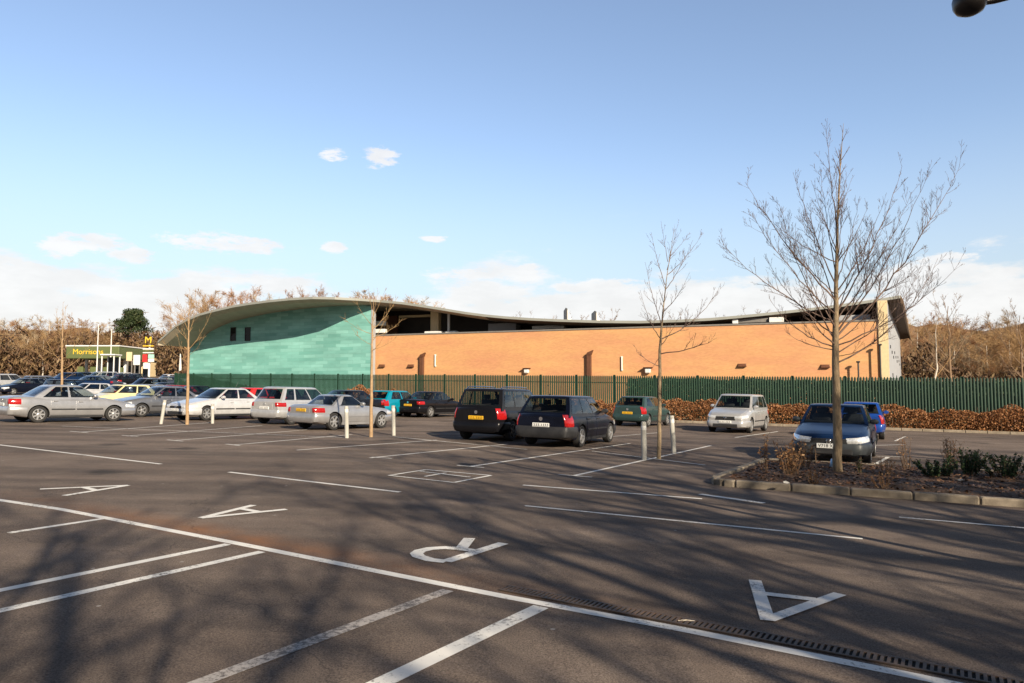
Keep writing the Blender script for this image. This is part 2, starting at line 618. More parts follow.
def car(name, label, spec, pm, group=None, detail=True, plate='yellow', trim=None, rails=False, text=None,
        wheels=None, spokes=5, roof=None, soft=None, group_cat='car', light='high'):
    S = SPECS[spec]
    L, W, H, wb, fo, r = S['L'], S['W'], S['H'], S['wb'], S['fo'], S['r']
    hw = W / 2
    trim = trim or pm
    root = empty(name)
    tag(root, label, group_cat, group)
    x_mid = fo + wb / 2

    def lx(f):          # distance from the front -> local x
        return x_mid - f

    def width(f):
        ef = max(0, 1 - f / 0.75)
        er = max(0, 1 - (L - f) / 0.55)
        return hw * (1 - 0.24 * ef ** 2.4) * (1 - 0.13 * er ** 2.2)

    def ztop(f):
        return smooth_top(S['top'], f)

    def zbot(f):
        ef = max(0, 1 - f / 0.6)
        er = max(0, 1 - (L - f) / 0.6)
        return 0.19 + 0.05 * ef + 0.10 * er

    def half(f):
        zb, zt, w = zbot(f), ztop(f), width(f)
        de = min(f, L - f)
        sh = 0.05 * max(0, 1 - de / 0.10) ** 2
        zt -= sh
        zb += sh
        crown = 1.0
        return [(w * a, zb + (zt - zb) * c * crown) for a, c in SEC]

    def side_y(f, z):
        h = half(f)[1:10]
        for (y0, z0), (y1, z1) in zip(h, h[1:]):
            if z0 <= z <= z1:
                return y0 + (y1 - y0) * (z - z0) / max(1e-6, z1 - z0)
        return h[-1][0] if z > h[-1][1] else h[1][0]

    fs = [0, .03, .08, .16, .28, .42] + [0.42 + (L - .84) * i / 16 for i in range(1, 16)] + [L - .42, L - .28, L - .16, L - .08, L - .03, L]
    mb = MB()
    rings = []
    for f in fs:
        h = half(f)
        ring = [(lx(f), y, z) for y, z in h] + [(lx(f), -y, z) for y, z in reversed(h[1:-1])]
        rings.append(ring)
    mb.loft(rings)
    body = mb.build('body', [pm, M_WHEELWELL], root)
    recalc(body)
    # wheel arches
    cut = MB()
    for f in (fo, fo + wb):
        for s in (-1, 1):
            rr = r + 0.055
            M = Matrix.Translation((lx(f), s * (hw - 0.28 if s > 0 else hw - 0.28), r * 0.98)) @ Matrix.Rotation(R(-90 * s), 4, 'X')
            cut.lathe([(rr, 0), (rr, 0.5)], 28, M, mi=1)
    co = cut.build('cutter', [pm, M_WHEELWELL])
    recalc(co)
    md = body.modifiers.new('b', 'BOOLEAN')
    md.object = co
    md.operation = 'DIFFERENCE'
    md.solver = 'EXACT'
    dg = bpy.context.evaluated_depsgraph_get()
    me = bpy.data.meshes.new_from_object(body.evaluated_get(dg))
    body.modifiers.clear()
    body.data = me
    me.name = 'body'
    bpy.data.objects.remove(co)
    me.shade_smooth()
    me.set_sharp_from_angle(angle=R(32))

    # ---- greenhouse
    belt = ztop((S['a'] + S['d']) / 2) - 0.03
    wbelt = hw * 0.90
    wroof = hw * (0.70 if spec != 'van' else 0.82)
    if spec == 'mpv':
        wroof = hw * 0.74

    def ringp(v):
        fr = S['a'] + (S['b'] - S['a']) * v
        rr_ = S['d'] + (S['c'] - S['d']) * v
        w = wbelt + (wroof - wbelt) * (v ** 1.25 if v > 0 else v)
        return fr, rr_, w, belt + (H - belt) * v

    def front_pt(v, t, inset=0.0):   # t in -1..1 across
        fr, rr_, w, z = ringp(v)
        return Vector((lx(fr + inset + 0.16 * abs(t) ** 2.4), t * (w - inset), z))

    def rear_pt(v, t, inset=0.0):
        fr, rr_, w, z = ringp(v)
        return Vector((lx(rr_ - inset - 0.10 * abs(t) ** 2.6), t * (w - inset), z))

    def side_pt(v, t, s, inset=0.0, off=0.0):
        fr, rr_, w, z = ringp(v)
        f0, f1 = fr + inset + 0.16, rr_ - inset - 0.10
        f = f0 + (f1 - f0) * t
        y = (w - inset) + 0.035 * (1 - (2 * t - 1) ** 2) + off
        return Vector((lx(f), s * y, z))

    g = MB()

    def shell(fn, us, vs, holes):
        P = [[fn(u, v) for u in us] for v in vs]
        for j in range(len(vs) - 1):
            for i in range(len(us) - 1):
                uc, vc = (us[i] + us[i + 1]) / 2, (vs[j] + vs[j + 1]) / 2
                if any(a <= uc <= b and c <= vc <= d for a, b, c, d in holes):
                    continue
                g.quad(P[j][i], P[j][i + 1], P[j + 1][i + 1], P[j + 1][i])

    shell(lambda u, v: front_pt(v, u), [-1, -.95, -.90, -.6, -.3, 0, .3, .6, .90, .95, 1], [-.10, 0, .07, .3, .6, .86, .93], [(-.90, .90, .07, .86)])
    shell(lambda u, v: rear_pt(v, u), [1, .93, .86, .6, .3, 0, -.3, -.6, -.86, -.93, -1], [-.10, 0, .14, .3, .6, .84, .93], [(-.86, .86, .14, .84)])
    su = sorted({0, 1} | {q for p in S['sd'] for q in p} | {p[0] + (p[1] - p[0]) * k for p in S['sd'] for k in (.33, .66)})
    for s in (-1, 1):
        shell(lambda u, v: side_pt(v, u, s), su if s > 0 else su[::-1], [-.10, 0, .09, .3, .6, .85, .93], [(a_, b_, .09, .85) for a_, b_ in S['sd']])
    rgs = []
    for v, ins in ((.93, 0), (.955, .015), (.975, .042), (.992, .09), (1.0, .17)):
        rg = [front_pt(v, t, ins) for t in (-1, -.75, -.5, -.25, 0, .25, .5, .75)]
        rg += [side_pt(v, i / 7, 1, ins) for i in range(0, 8)]
        rg += [rear_pt(v, t, ins) for t in (.75, .5, .25, 0, -.25, -.5, -.75)]
        rg += [side_pt(v, 1 - i / 7, -1, ins) for i in range(0, 7)]
        rgs.append(rg)
    g.loft(rgs, cap=False)
    g.poly(rgs[-1])
    gh = g.build('roof', roof or pm, root)
    bm_ = bmesh.new()
    bm_.from_mesh(gh.data)
    bmesh.ops.remove_doubles(bm_, verts=bm_.verts, dist=.0008)
    bm_.to_mesh(gh.data)
    bm_.free()
    recalc(gh)
    gh.data.shade_smooth()
    gh.data.set_sharp_from_angle(angle=R(40))
    # dark cabin: parcel shelf, dashboard and seats seen through the glass
    q = MB()
    vt = .15
    ins = .07
    rg = [front_pt(vt, t, ins) for t in (-1, -.5, 0, .5)] + [side_pt(vt, i / 5, 1, ins) for i in range(6)] + [rear_pt(vt, t, ins) for t in (.5, 0, -.5)] + [side_pt(vt, 1 - i / 5, -1, ins) for i in range(5)]
    q.loft([[p - Vector((0, 0, .10)) for p in rg], rg])
    cab = q.build('interior', M_CABIN, root)
    recalc(cab)
    zt0 = belt + (H - belt) * vt - .02
    rows = [S['a'] + 1.02] if spec == 'coupe' else [S['a'] + 1.05, S['a'] + 1.92]
    if detail:
        for f in rows:
            for yy in (-.37, .37):
                q = MB()
                M = Matrix.Translation((lx(f), yy, zt0)) @ Matrix.Rotation(R(-12), 4, 'Y')
                q.bbox((-.06, -.23, -.02), (.06, .23, .20), .05, M)
                st = q.build('seat', M_SEAT, root, 50)
                q = MB()
                q.bbox((-.045, -.12, .215), (.045, .12, .36), .04, M)
                q.box((-.01, -.06, .18), (.01, -.04, .24), M)
                q.box((-.01, .04, .18), (.01, .06, .24), M)
                q.build('headrest', M_SEAT, st, 50)

    v0, v1 = 0.07, 0.86

    def patch(name, fn, nu, nv, off, flip=False, m=M_CARGLASS, parent=root):
        q = MB()
        P = [[fn(i / nu, j / nv) for i in range(nu + 1)] for j in range(nv + 1)]
        # local normal
        a = P[nv // 2][nu] - P[nv // 2][0]
        b_ = P[nv][nu // 2] - P[0][nu // 2]
        n = a.cross(b_).normalized() * (-1 if flip else 1)
        top = [[p + n * off for p in row] for row in P]
        bot = [[p - n * 0.02 for p in row] for row in P]
        base = len(q.v)
        for rows in (top, bot):
            for row in rows:
                q.v += row
        w_ = nu + 1
        for j in range(nv):
            for i in range(nu):
                ix = base + j * w_ + i
                q.f.append((ix, ix + 1, ix + 1 + w_, ix + w_))
                q.mi.append(0)
        o2 = base + w_ * (nv + 1)
        edge = [(i, 0) for i in range(nu + 1)] + [(nu, j) for j in range(1, nv + 1)] + [(i, nv) for i in range(nu - 1, -1, -1)] + [(0, j) for j in range(nv - 1, 0, -1)]
        for (i0, j0), (i1, j1) in zip(edge, edge[1:] + edge[:1]):
            q.f.append((base + j0 * w_ + i0, o2 + j0 * w_ + i0, o2 + j1 * w_ + i1, base + j1 * w_ + i1))
            q.mi.append(0)
        po = q.build(name, m, parent, 40)
        recalc(po)
        return po

    lerp = lambda a, b, t: a + (b - a) * t
    patch('windscreen', lambda u, v: front_pt(lerp(v0, v1, v), lerp(-.90, .90, u)), 8, 3, 0.007, flip=False)
    patch('rear_window', lambda u, v: rear_pt(lerp(.14, .84, v), lerp(.86, -.86, u)), 8, 3, 0.007)
    for s in (-1, 1):
        for (t0, t1) in S['sd']:
            patch('side_window', lambda u, v: side_pt(lerp(v0 + .02, v1 - .01, v), lerp(t0, t1, u), s), 5, 3, 0.006, flip=(s < 0))

    # ---- wheels
    for f in (fo, fo + wb):
        for s in (-1, 1):
            M = Matrix.Translation((lx(f), s * (hw - 0.115), r)) @ Matrix.Rotation(R(-90 * s), 4, 'X')
            q = MB()
            q.lathe([(r * .60, -.10), (r * .90, -.10), (r * .985, -.07), (r, -.02), (r, .04), (r * .985, .085), (r * .90, .102), (r * .68, .098), (r * .64, .07)], 28, M)
            wobj = q.build('wheel', M_TYRE, root, 35)
            q = MB()
            rr = r * 0.67
            q.lathe([(rr, .05), (rr, .092), (rr * .93, .096), (rr * .88, .055), (rr * .3, .040), (rr * .12, .045)], 28, M, mi=1 if detail else 0)
            ns = spokes
            for k in range(ns):
                A = M @ Matrix.Rotation(2 * math.pi * k / ns, 4, 'Z')
                q.loft([[(rr * .10, -.035, .06), (rr * .10, .035, .06), (rr * .10, .035, .088), (rr * .10, -.035, .088)],
                        [(rr * .92, -.028, .06), (rr * .92, .028, .06), (rr * .92, .026, .094), (rr * .92, -.026, .094)]], M=A)
            q.lathe([(rr * .24, .05), (rr * .24, .09), (rr * .16, .098), (0.002, .1)], 14, M)
            q.lathe([(rr * .90, .05), (rr * 1.0, .099), (rr * .93, .102), (rr * .88, .06)], 28, M, cap=False)
            q.build('rim', [wheels or M_RIM, M_BLACKP], wobj, 35)

    # ---- strips that follow the outline of the nose / tail
    def outline(rear, reach):
        """plan points from the middle of the end face, round the corner, along the side (positive y)"""
        pts = []
        e = L if rear else 0
        w0 = width(e)
        for i in range(7):
            pts.append((e, w0 * .97 * i / 6))
        n = 8
        for i in range(1, n + 1):
            d = reach * (i / n) ** 1.6
            f = e - d if rear else e + d
            pts.append((f, width(f)))
        return pts

    def strip(name, rear, reach, s0, s1, z0, z1, off, m, sides=(-1, 1), full=False, parent=root, depth=.05, zslope=0.0, tuck=True, bul=.012):
        """part of the outline between arc fractions s0..s1 swept from z0 to z1"""
        pts = outline(rear, reach)
        if full:
            path = [(f, -y) for f, y in reversed(pts[1:])] + pts
        else:
            ln = [0]
            for (a, b), (c, d) in zip(pts, pts[1:]):
                ln.append(ln[-1] + math.hypot(c - a, d - b))
            def pos(s):
                s *= ln[-1]
                for i in range(len(ln) - 1):
                    if s <= ln[i + 1] + 1e-9:
                        t = (s - ln[i]) / max(1e-9, ln[i + 1] - ln[i])
                        return (pts[i][0] + (pts[i + 1][0] - pts[i][0]) * t, pts[i][1] + (pts[i + 1][1] - pts[i][1]) * t)
                return pts[-1]
            path = [pos(s0 + (s1 - s0) * i / 10) for i in range(11)]
        for s in ((1,) if full else sides):
            q = MB()
            rings = []
            n = len(path)
            for i, (f, y) in enumerate(path):
                a, b = path[max(0, i - 1)], path[min(n - 1, i + 1)]
                t = Vector((b[0] - a[0], b[1] - a[1]))
                t.normalize()
                nrm = Vector((t.y, -t.x)) * (-1 if not rear else 1)
                # outward normal in (f, y): pick the one pointing away from the middle of the car
                c = Vector((f - L / 2, y))
                if nrm.dot(c) < 0:
                    nrm = -nrm
                zz = []
                k = i / (n - 1)
                for z, e in ((z0 + .0, -.006), (z0 + (z1 - z0) * .12, bul * .7), (z0 + (z1 - z0) * .5, bul), (z0 + (z1 - z0) * .88, bul * .7), (z1, -.006)):
                    z = z + zslope * k
                    sc = 1.0
                    if tuck:
                        ff = min(max(f, 0.12), L - 0.12)
                        sc = side_y(ff, min(z, ztop(ff) - .03)) / max(1e-6, width(ff))
                    zz.append((f + nrm.x * (off + e), (y * sc + nrm.y * (off + e)), z))
                inner = [(f - nrm.x * depth, y * .97 - nrm.y * depth, zz[-1][2] - .01), (f - nrm.x * depth, y * .97 - nrm.y * depth, zz[0][2] + .01)]
                rings.append([(lx(a_), s * b_, c_) for a_, b_, c_ in zz + inner])
            q.loft(rings)
            o = q.build(name, m, parent, 40)
            recalc(o)

    tall = spec in ('mpv', 'van', 'compact')
    zb_f, zb_r = (.24, .52), (.28, .60)
    strip('front_bumper', False, .62, 0, 1, zb_f[0], zb_f[1], .012, trim, full=True, bul=.03)
    strip('rear_bumper', True, .55, 0, 1, zb_r[0], zb_r[1], .012, trim, full=True, bul=.03)
    zn = ztop(.05)
    strip('headlight', False, .62, .30, .86, zn - .17, zn - .03, .004, M_LAMP, zslope=.06)
    zt = ztop(L - .1)
    if light == 'tall':
        strip('tail_light', True, .45, .60, .92, zt - .34, zt + .0, .006, M_RED)
    elif light == 'high':
        strip('tail_light', True, .45, .54, .92, zt - .27, zt - .06, .006, M_RED)
    elif light == 'wide':
        strip('tail_light', True, .50, .50, .90, zt - .24, zt - .07, .006, M_RED)

    if detail:
        # grille and lower intake
        q = MB()
        q.bbox((lx(.02), -.42, zn - .20), (lx(-.014), .42, zn - .05), .015)
        for k in range(4):
            q.box((lx(.0), -.40, zn - .180 + k * .034), (lx(-.020), .40, zn - .172 + k * .034))
        gr = q.build('grille', M_BLACKP, root)
        q = MB()
        q.bbox((lx(.02), -.52, .255), (lx(-.046), .52, .40), .02)
        q.build('air_intake', M_BLACKP, root)
        # bonnet and tailgate panels with their shut lines
        def top_z(f, y):
            h = half(f)[7:]
            for (y0, z0), (y1, z1) in zip(h, h[1:]):
                if y1 <= abs(y) <= y0:
                    return z0 + (z1 - z0) * (abs(y) - y0) / min(-1e-6, y1 - y0)
            return h[0][1]

        def panel_mesh(nm, P, back, m):
            q = MB()
            nv_, w_ = len(P), len(P[0])
            for row in P:
                q.v += row
            for row in P:
                q.v += [p + back for p in row]
            o2 = nv_ * w_
            for j in range(nv_ - 1):
                for i in range(w_ - 1):
                    ix = j * w_ + i
                    q.f.append((ix, ix + 1, ix + 1 + w_, ix + w_))
                    q.mi.append(0)
            edge = [(i, 0) for i in range(w_)] + [(w_ - 1, j) for j in range(1, nv_)] + [(i, nv_ - 1) for i in range(w_ - 2, -1, -1)] + [(0, j) for j in range(nv_ - 2, 0, -1)]
            for (i0, j0), (i1, j1) in zip(edge, edge[1:] + edge[:1]):
                q.f.append((j0 * w_ + i0, o2 + j0 * w_ + i0, o2 + j1 * w_ + i1, j1 * w_ + i1))
                q.mi.append(0)
            o_ = q.build(nm, m, root, 40)
            recalc(o_)
            return o_

        P = []
        for j in range(9):
            f = .13 + (S['a'] - .04 - .13) * j / 8
            wv = width(f) * .80
            P.append([Vector((lx(f), wv * (i / 5 - 1), top_z(f, wv * (i / 5 - 1)) + .009)) for i in range(11)])
        panel_mesh('bonnet', P, Vector((0, 0, -.03)), pm)
        zlo_, zhi_ = .63, ztop(L - .05) - .09
        wv = width(L) * .60
        P = [[Vector((lx(L + .008), wv * (i / 4 - 1), zlo_ + (zhi_ - zlo_) * j / 4)) for i in range(9)] for j in range(5)]
        panel_mesh('tailgate', P, Vector((.03, 0, 0)), pm)
        # badges
        for f, z in ((-.026, zn - .11), (L + .012, zt - .13)):
            q = MB()
            M = Matrix.Translation((lx(f), 0, z)) @ Matrix.Rotation(R(90), 4, 'Y')
            q.lathe([(.055, -.012), (.055, .006), (.045, .012), (.01, .012)], 20, M)
            q.build('badge', M_CHROME, root, 30)
        # plates
        for rear in (False, True):
            f = L + .016 if rear else -.052
            z = (zt - .30 if tall or spec in ('hatch', 'estate') else zt - .28) if rear else (.47 if tall else .45)
            if spec == 'coupe' and rear:
                z = .72
            s = -1 if rear else 1
            q = MB()
            x0 = lx(f)
            q.bbox((x0 - .012, -.26, z - .056), (x0 + .012, .26, z + .056), .008)
            pl = q.build('number_plate', (M_YPLATE if plate == 'yellow' else M_WPLATE) if rear else M_WPLATE, root)
            xi = x0 + .0135 * s
            if text and not rear:
                Mt = Matrix.Translation((xi, 0, z)) @ Matrix(((0, 0, 1, 0), (1, 0, 0, 0), (0, 1, 0, 0), (0, 0, 0, 1)))
                text_mesh('registration', text, .105, M_INK, pl, Mt, .001)
            else:
                q = MB()
                prof = [(-.225, z - .034)]
                for k in range(7):
                    y = -.205 + k * .064 + (.022 if k > 3 else -.008)
                    prof += [(y - .018, z - .028), (y - .018, z + .034), (y + .012, z + .034), (y + .012, z + .022), (y - .006, z + .022), (y - .006, z - .028)]
                prof += [(.235, z - .028), (.235, z - .034)]
                q.loft([[(xi, a_, b_) for a_, b_ in prof], [(xi + .002 * s, a_, b_) for a_, b_ in prof]])
                q.build('registration', M_INK, pl)
        # doors, handles, mirrors
        if spec == 'coupe':
            doors = [(fo + r + .12, fo + wb - r - .14)]
        elif spec == 'hatch' and soft != 'five':
            doors = [(fo + r + .10, fo + wb - r - .16)]
        else:
            mid = fo + wb * .53
            doors = [(fo + r + .10, mid - .008), (mid + .008, fo + wb - r - .08)]
        for s in (-1, 1):
            for f0, f1 in doors:
                zlo = .30
                q = MB()
                nu, nv = 8, 8
                P = []
                for j in range(nv + 1):
                    row = []
                    for i in range(nu + 1):
                        f = f0 + (f1 - f0) * i / nu
                        zhi = ztop(f) - .055
                        z = zlo + (zhi - zlo) * j / nv
                        row.append(Vector((lx(f), s * (side_y(f, z) + .009), z)))
                    P.append(row)
                base = 0
                w_ = nu + 1
                for row in P:
                    q.v += row
                for row in P:
                    q.v += [p - Vector((0, s * .03, 0)) for p in row]
                o2 = w_ * (nv + 1)
                for j in range(nv):
                    for i in range(nu):
                        ix = j * w_ + i
                        q.f.append((ix, ix + 1, ix + 1 + w_, ix + w_))
                        q.mi.append(0)
                edge = [(i, 0) for i in range(nu + 1)] + [(nu, j) for j in range(1, nv + 1)] + [(i, nv) for i in range(nu - 1, -1, -1)] + [(0, j) for j in range(nv - 1, 0, -1)]
                for (i0, j0), (i1, j1) in zip(edge, edge[1:] + edge[:1]):
                    q.f.append((j0 * w_ + i0, o2 + j0 * w_ + i0, o2 + j1 * w_ + i1, j1 * w_ + i1))
                    q.mi.append(0)
                # rub strip belongs to the door panel
                dr = q.build('door', pm, root, 35)
                recalc(dr)
                q = MB()
                zr = .50
                a_, b_ = side_y(f0 + .03, zr), side_y(f1 - .03, zr)
                q.loft([[(lx(f0 + .02), s * (a_ - .005), zr - .03), (lx(f0 + .02), s * (a_ + .024), zr - .02), (lx(f0 + .02), s * (a_ + .024), zr + .02), (lx(f0 + .02), s * (a_ - .005), zr + .03)],
                        [(lx(f1 - .02), s * (b_ - .005), zr - .03), (lx(f1 - .02), s * (b_ + .024), zr - .02), (lx(f1 - .02), s * (b_ + .024), zr + .02), (lx(f1 - .02), s * (b_ - .005), zr + .03)]])
                rs = q.build('rubbing_strip', trim if trim is not pm else M_BLACKP if spec != 'coupe' else pm, dr)
                recalc(rs)
                q = MB()
                zh = ztop(f1) - .15
                y = side_y(f1 - .14, zh)
                q.bbox((lx(f1 - .06), min(s * (y - .01), s * (y + .035)), zh - .018), (lx(f1 - .24), max(s * (y - .01), s * (y + .035)), zh + .018), .008)
                # box needs ordered x
                hd = q.build('door_handle', pm if spec != 'estate' else M_BLACKP, dr)
            fm = S['a'] + .42
            q = MB()
            y = wbelt + .02
            zc = belt + .10
            M = Matrix.Translation((lx(fm), s * (y + .10), zc))
            prof = [(-.07, .25), (-.05, .75), (0, 1.0), (.05, .95), (.075, .8)]
            rg = []
            for xx, k in prof:
                rg.append([(-xx, .105 * k * math.cos(2 * math.pi * i / 12), .072 * k * math.sin(2 * math.pi * i / 12)) for i in range(12)])
            q.loft(rg, M=M)
            q.box((lx(fm + .04), min(s * (y - .05), s * (y + .04)), zc - .05), (lx(fm - .03), max(s * (y - .05), s * (y + .04)), zc - .01))
            mo = q.build('wing_mirror', trim if trim is not pm else pm, root, 40)
            recalc(mo)
        # door sills
        for s in (-1, 1):
            q = MB()
            f0, f1 = fo + r + .08, fo + wb - r - .08
            y0, y1 = side_y(f0, .26), side_y(f1, .26)
            q.loft([[(lx(f), s * (yy - .08), .17), (lx(f), s * (yy + .006), .19), (lx(f), s * (yy + .012), .27), (lx(f), s * (yy - .08), .29)] for f, yy in ((f0, y0), (f1, y1))])
            so = q.build('sill', M_BLACKP if spec != 'coupe' else pm, root)
            recalc(so)
        if rails:
            for s in (-1, 1):
                q = MB()
                z = H + .035
                f0, f1 = S['b'] + .25, S['c'] - .18
                y = s * (wroof - .06)
                q.tube([(lx(f0 - .10), y, H - .04), (lx(f0 + .02), y, z), (lx(f0 + .5), y, z + .015), (lx(f1 - .5), y, z + .015), (lx(f1 - .02), y, z), (lx(f1 + .10), y, H - .04)], .016, 6)
                q.build('roof_rail', M_CHROME, root, 60)
        # wiper on the rear glass, aerial
        if spec in ('hatch', 'mpv', 'estate'):
            q = MB()
            a_, b_ = rear_pt(.16, 0.05), rear_pt(.20, -.55)
            q.tube([a_ + Vector((-.022, 0, .01)), b_ + Vector((-.022, 0, .02))], .010, 5)
            q.build('rear_wiper', M_BLACKP, root)
        q = MB()
        fa = S['c'] - .12 if spec != 'coupe' else S['a'] - .2
        za = H - .02 if spec != 'coupe' else .80
        q.tube([(lx(fa), .0 if spec != 'coupe' else .55, za), (lx(fa + .16), .0 if spec != 'coupe' else .55, za + .32)], [.008, .004], 5)
        q.build('aerial', M_BLACKP, root)
    return root, dict(L=L, W=W, hw=hw, wb=wb, track=hw - .11)


def park(c, heading, contact, wheel):
    """put a car so that one wheel touches the ground at a point; wheel = (front?+1/-1, left?+1/-1)"""
    root, d = c
    B = basis(heading, NUP)
    p = contact - B @ Vector((wheel[0] * d['wb'] / 2, wheel[1] * d['track'], 0))
    root.location = p
    root.rotation_euler = B.to_euler()
    return root


def hdg(deg):
    """heading, degrees clockwise from +Y"""
    return Vector((math.sin(R(deg)), math.cos(R(deg)), 0))
#---PART2---
# ------------------------------------------------------------------ light settings
SUN_STR, SUN_COL = 5.0, (1.0, 0.86, 0.66)
SKY_STR, SKY_AIR, SKY_DUST, SKY_OZ = 0.13, 1.0, 1.0, 2.0
SKY_SAT, SKY_VAL, SKY_HUE = 0.92, 1.04, .502
HAZE_AMT, HAZE_COL = 0.80, (3.05, 3.45, 3.7)
CLOUD_COL = (5.0, 4.9, 4.8)
EXPO = 0.65


def SHADE_TREES(a, b):
    return [(a, 13, -5, 0.3, 1.1), (b, 17, -1.5, 1.9, 1.1), (b, 9, -8, 3.9, .85), (a, 22, 0.5, 4.4, 1.1), (a, 2.5, -6.5, 2.6, .62), (b, 27, -6, 5.1, 1.25),
            (a, 20, -10, 1.1, 1.2), (b, 7.5, -4.5, 1.2, .6), (b, 14, -10, 2.2, 1.1), (a, 11, -1.5, 3.0, .7), (b, 15, 1.0, 0.4, .75), (a, 5, -9, 0.9, .75)]
# ================================================================== THE PLACE
random.seed(7)
LINE_A, LINE_B = gp(60, 509), gp(913, 675)

# ------------------------------------------------------------------ ground
xs = [-900, -400, -200, -110, -75] + [-70 + 5 * i for i in range(29)] + [75, 110, 200, 400, 900]
xs = sorted(set(xs))
ys = [-120, -60, -30] + [-10 + 4 * i for i in range(18)] + [62 + 5 * i for i in range(19)] + [160, 200, 300, 500, 1200]
gm = MB()
for y in ys:
    for x in xs:
        gm.v.append(Vector((x, y, G(x, y))))
w_ = len(xs)
for j in range(len(ys) - 1):
    for i in range(w_ - 1):
        gm.f.append((j * w_ + i, j * w_ + i + 1, (j + 1) * w_ + i + 1, (j + 1) * w_ + i))
        gm.mi.append(0)
M_ASPH = asphalt_mat()
struct(gm.build('car_park_ground', M_ASPH))

# ------------------------------------------------------------------ painted markings
P_NEW = paint_mat('white_road_paint', 0.015)
P_MID = paint_mat('worn_road_paint', 0.05)
P_OLD = paint_mat('faded_road_paint', 0.14, (0.42, 0.38, 0.35))
_mk = [0.0025]


def mark(name, lines, w, m):
    """lines: list of pixel polylines projected on the ground"""
    mb = MB()
    for pl in lines:
        h = _mk[0]
        _mk[0] += 0.00012
        pts = [gp(x, y, h) for x, y in pl]
        n = len(pts)
        L_, R_ = [], []
        for i, p in enumerate(pts):
            d0 = (pts[i] - pts[i - 1]) if i else (pts[1] - pts[0])
            d1 = (pts[i + 1] - pts[i]) if i < n - 1 else d0
            d0.z = d1.z = 0
            d0.normalize()
            d1.normalize()
            nn = (Vector((-d0.y, d0.x, 0)) + Vector((-d1.y, d1.x, 0)))
            nn.normalize()
            c = max(.5, nn.dot(Vector((-d0.y, d0.x, 0))))
            off = nn * (w / 2 / c)
            off.z = -K * off.x
            L_.append(p + off)
            R_.append(p - off)
        for i in range(n - 1):
            mb.quad(R_[i], R_[i + 1], L_[i + 1], L_[i])
    o = struct(mb.build(name, m))
    return o


def ext(p, q, e0=0.0, e1=0.0):
    """extend a pixel line by fractions at both ends"""
    return [(p[0] - (q[0] - p[0]) * e0, p[1] - (q[1] - p[1]) * e0), (q[0] + (q[0] - p[0]) * e1, q[1] + (q[1] - p[1]) * e1)]


mark('painted_line', [[(-20, 497), (60, 509), (236, 543), (508, 597), (684, 629.5), (913, 675.5), (1060, 706)]], .105, P_NEW)
for p, q, w, m, e0, e1 in [
    ((60, 525), (103, 518.5), .09, P_NEW, 1.2, 0),
    ((60, 578), (228, 544), .10, P_NEW, .6, 0),
    ((60, 597), (262, 551.5), .10, P_NEW, .6, 0),
    ((541, 606.5), (378, 684), .13, P_NEW, 0, .25),
    ((448, 590), (180, 690), .11, P_OLD, 0, .1),
    ((60, 452), (161, 464), .09, P_NEW, .8, 0),
    ((229, 472), (400, 492), .09, P_NEW, 0, 0),
    ((525, 505.6), (862.6, 538.7), .075, P_NEW, 0, 0),
    ((523, 485), (702, 498.7), .09, P_NEW, 0, 0),
    ((899, 517), (964, 522.6), .08, P_MID, 0, 1.0),
    ((700, 494), (764, 503), .13, P_MID, 0, 0),
    # bay lines, near row
    ((82, 432), (210, 422.6), .075, P_NEW, 0, 0),
    ((127, 436), (262, 425.5), .075, P_NEW, 0, 0),
    ((174, 440.5), (310, 429.5), .075, P_NEW, 0, 0),
    ((232, 445), (352, 434.5), .08, P_NEW, 0, 0),
    ((297, 450), (437, 440), .08, P_NEW, 0, 0),
    ((370, 457.8), (508, 444), .085, P_NEW, 0, 0),
    ((470, 466.4), (630, 443.4), .085, P_NEW, 0, 0),
    ((573, 475.8), (711, 445.5), .085, P_NEW, 0, 0),
    ((872, 466), (888, 457), .10, P_NEW, 0, 0),
    # T-ends
    ((70, 431.2), (88, 432.6), .07, P_MID, 0, 0),
    ((122, 435.2), (138, 436.6), .07, P_MID, 0, 0),
    ((167, 439.7), (183, 441.2), .07, P_MID, 0, 0),
    ((226, 444), (240, 445.6), .07, P_NEW, 0, 0),
    ((372, 457), (392, 458.4), .07, P_MID, 0, 0),
    ((457, 465.2), (484, 467.5), .07, P_MID, 0, 0),
    ((558, 474.4), (592, 477), .07, P_MID, 0, 0),
    # head line of the bays and the aisle behind
    ((62, 426), (345, 437.6), .07, P_MID, 0, 0),
    ((392, 436.5), (527, 449.3), .08, P_MID, 0, 0),
    ((592, 451), (705, 465), .08, P_MID, 0, 0),
    ((330, 436.6), (466, 436.6), .05, P_OLD, 0, 0),
    ((735, 437.5), (778, 431.5), .09, P_NEW, 0, 0),
    ((870, 445.5), (905, 444.5), .08, P_MID, 0, 0),
    ((877, 456.3), (905, 456.8), .08, P_MID, 0, 0),
    ((895, 441), (905, 436.5), .09, P_MID, 0, 0),
    ((600, 437.5), (660, 432.5), .07, P_MID, 0, 0),
    ((690, 441), (760, 444), .06, P_OLD, 0, 0),
]:
    mark('painted_line', [ext(p, q, e0, e1)], w, m)
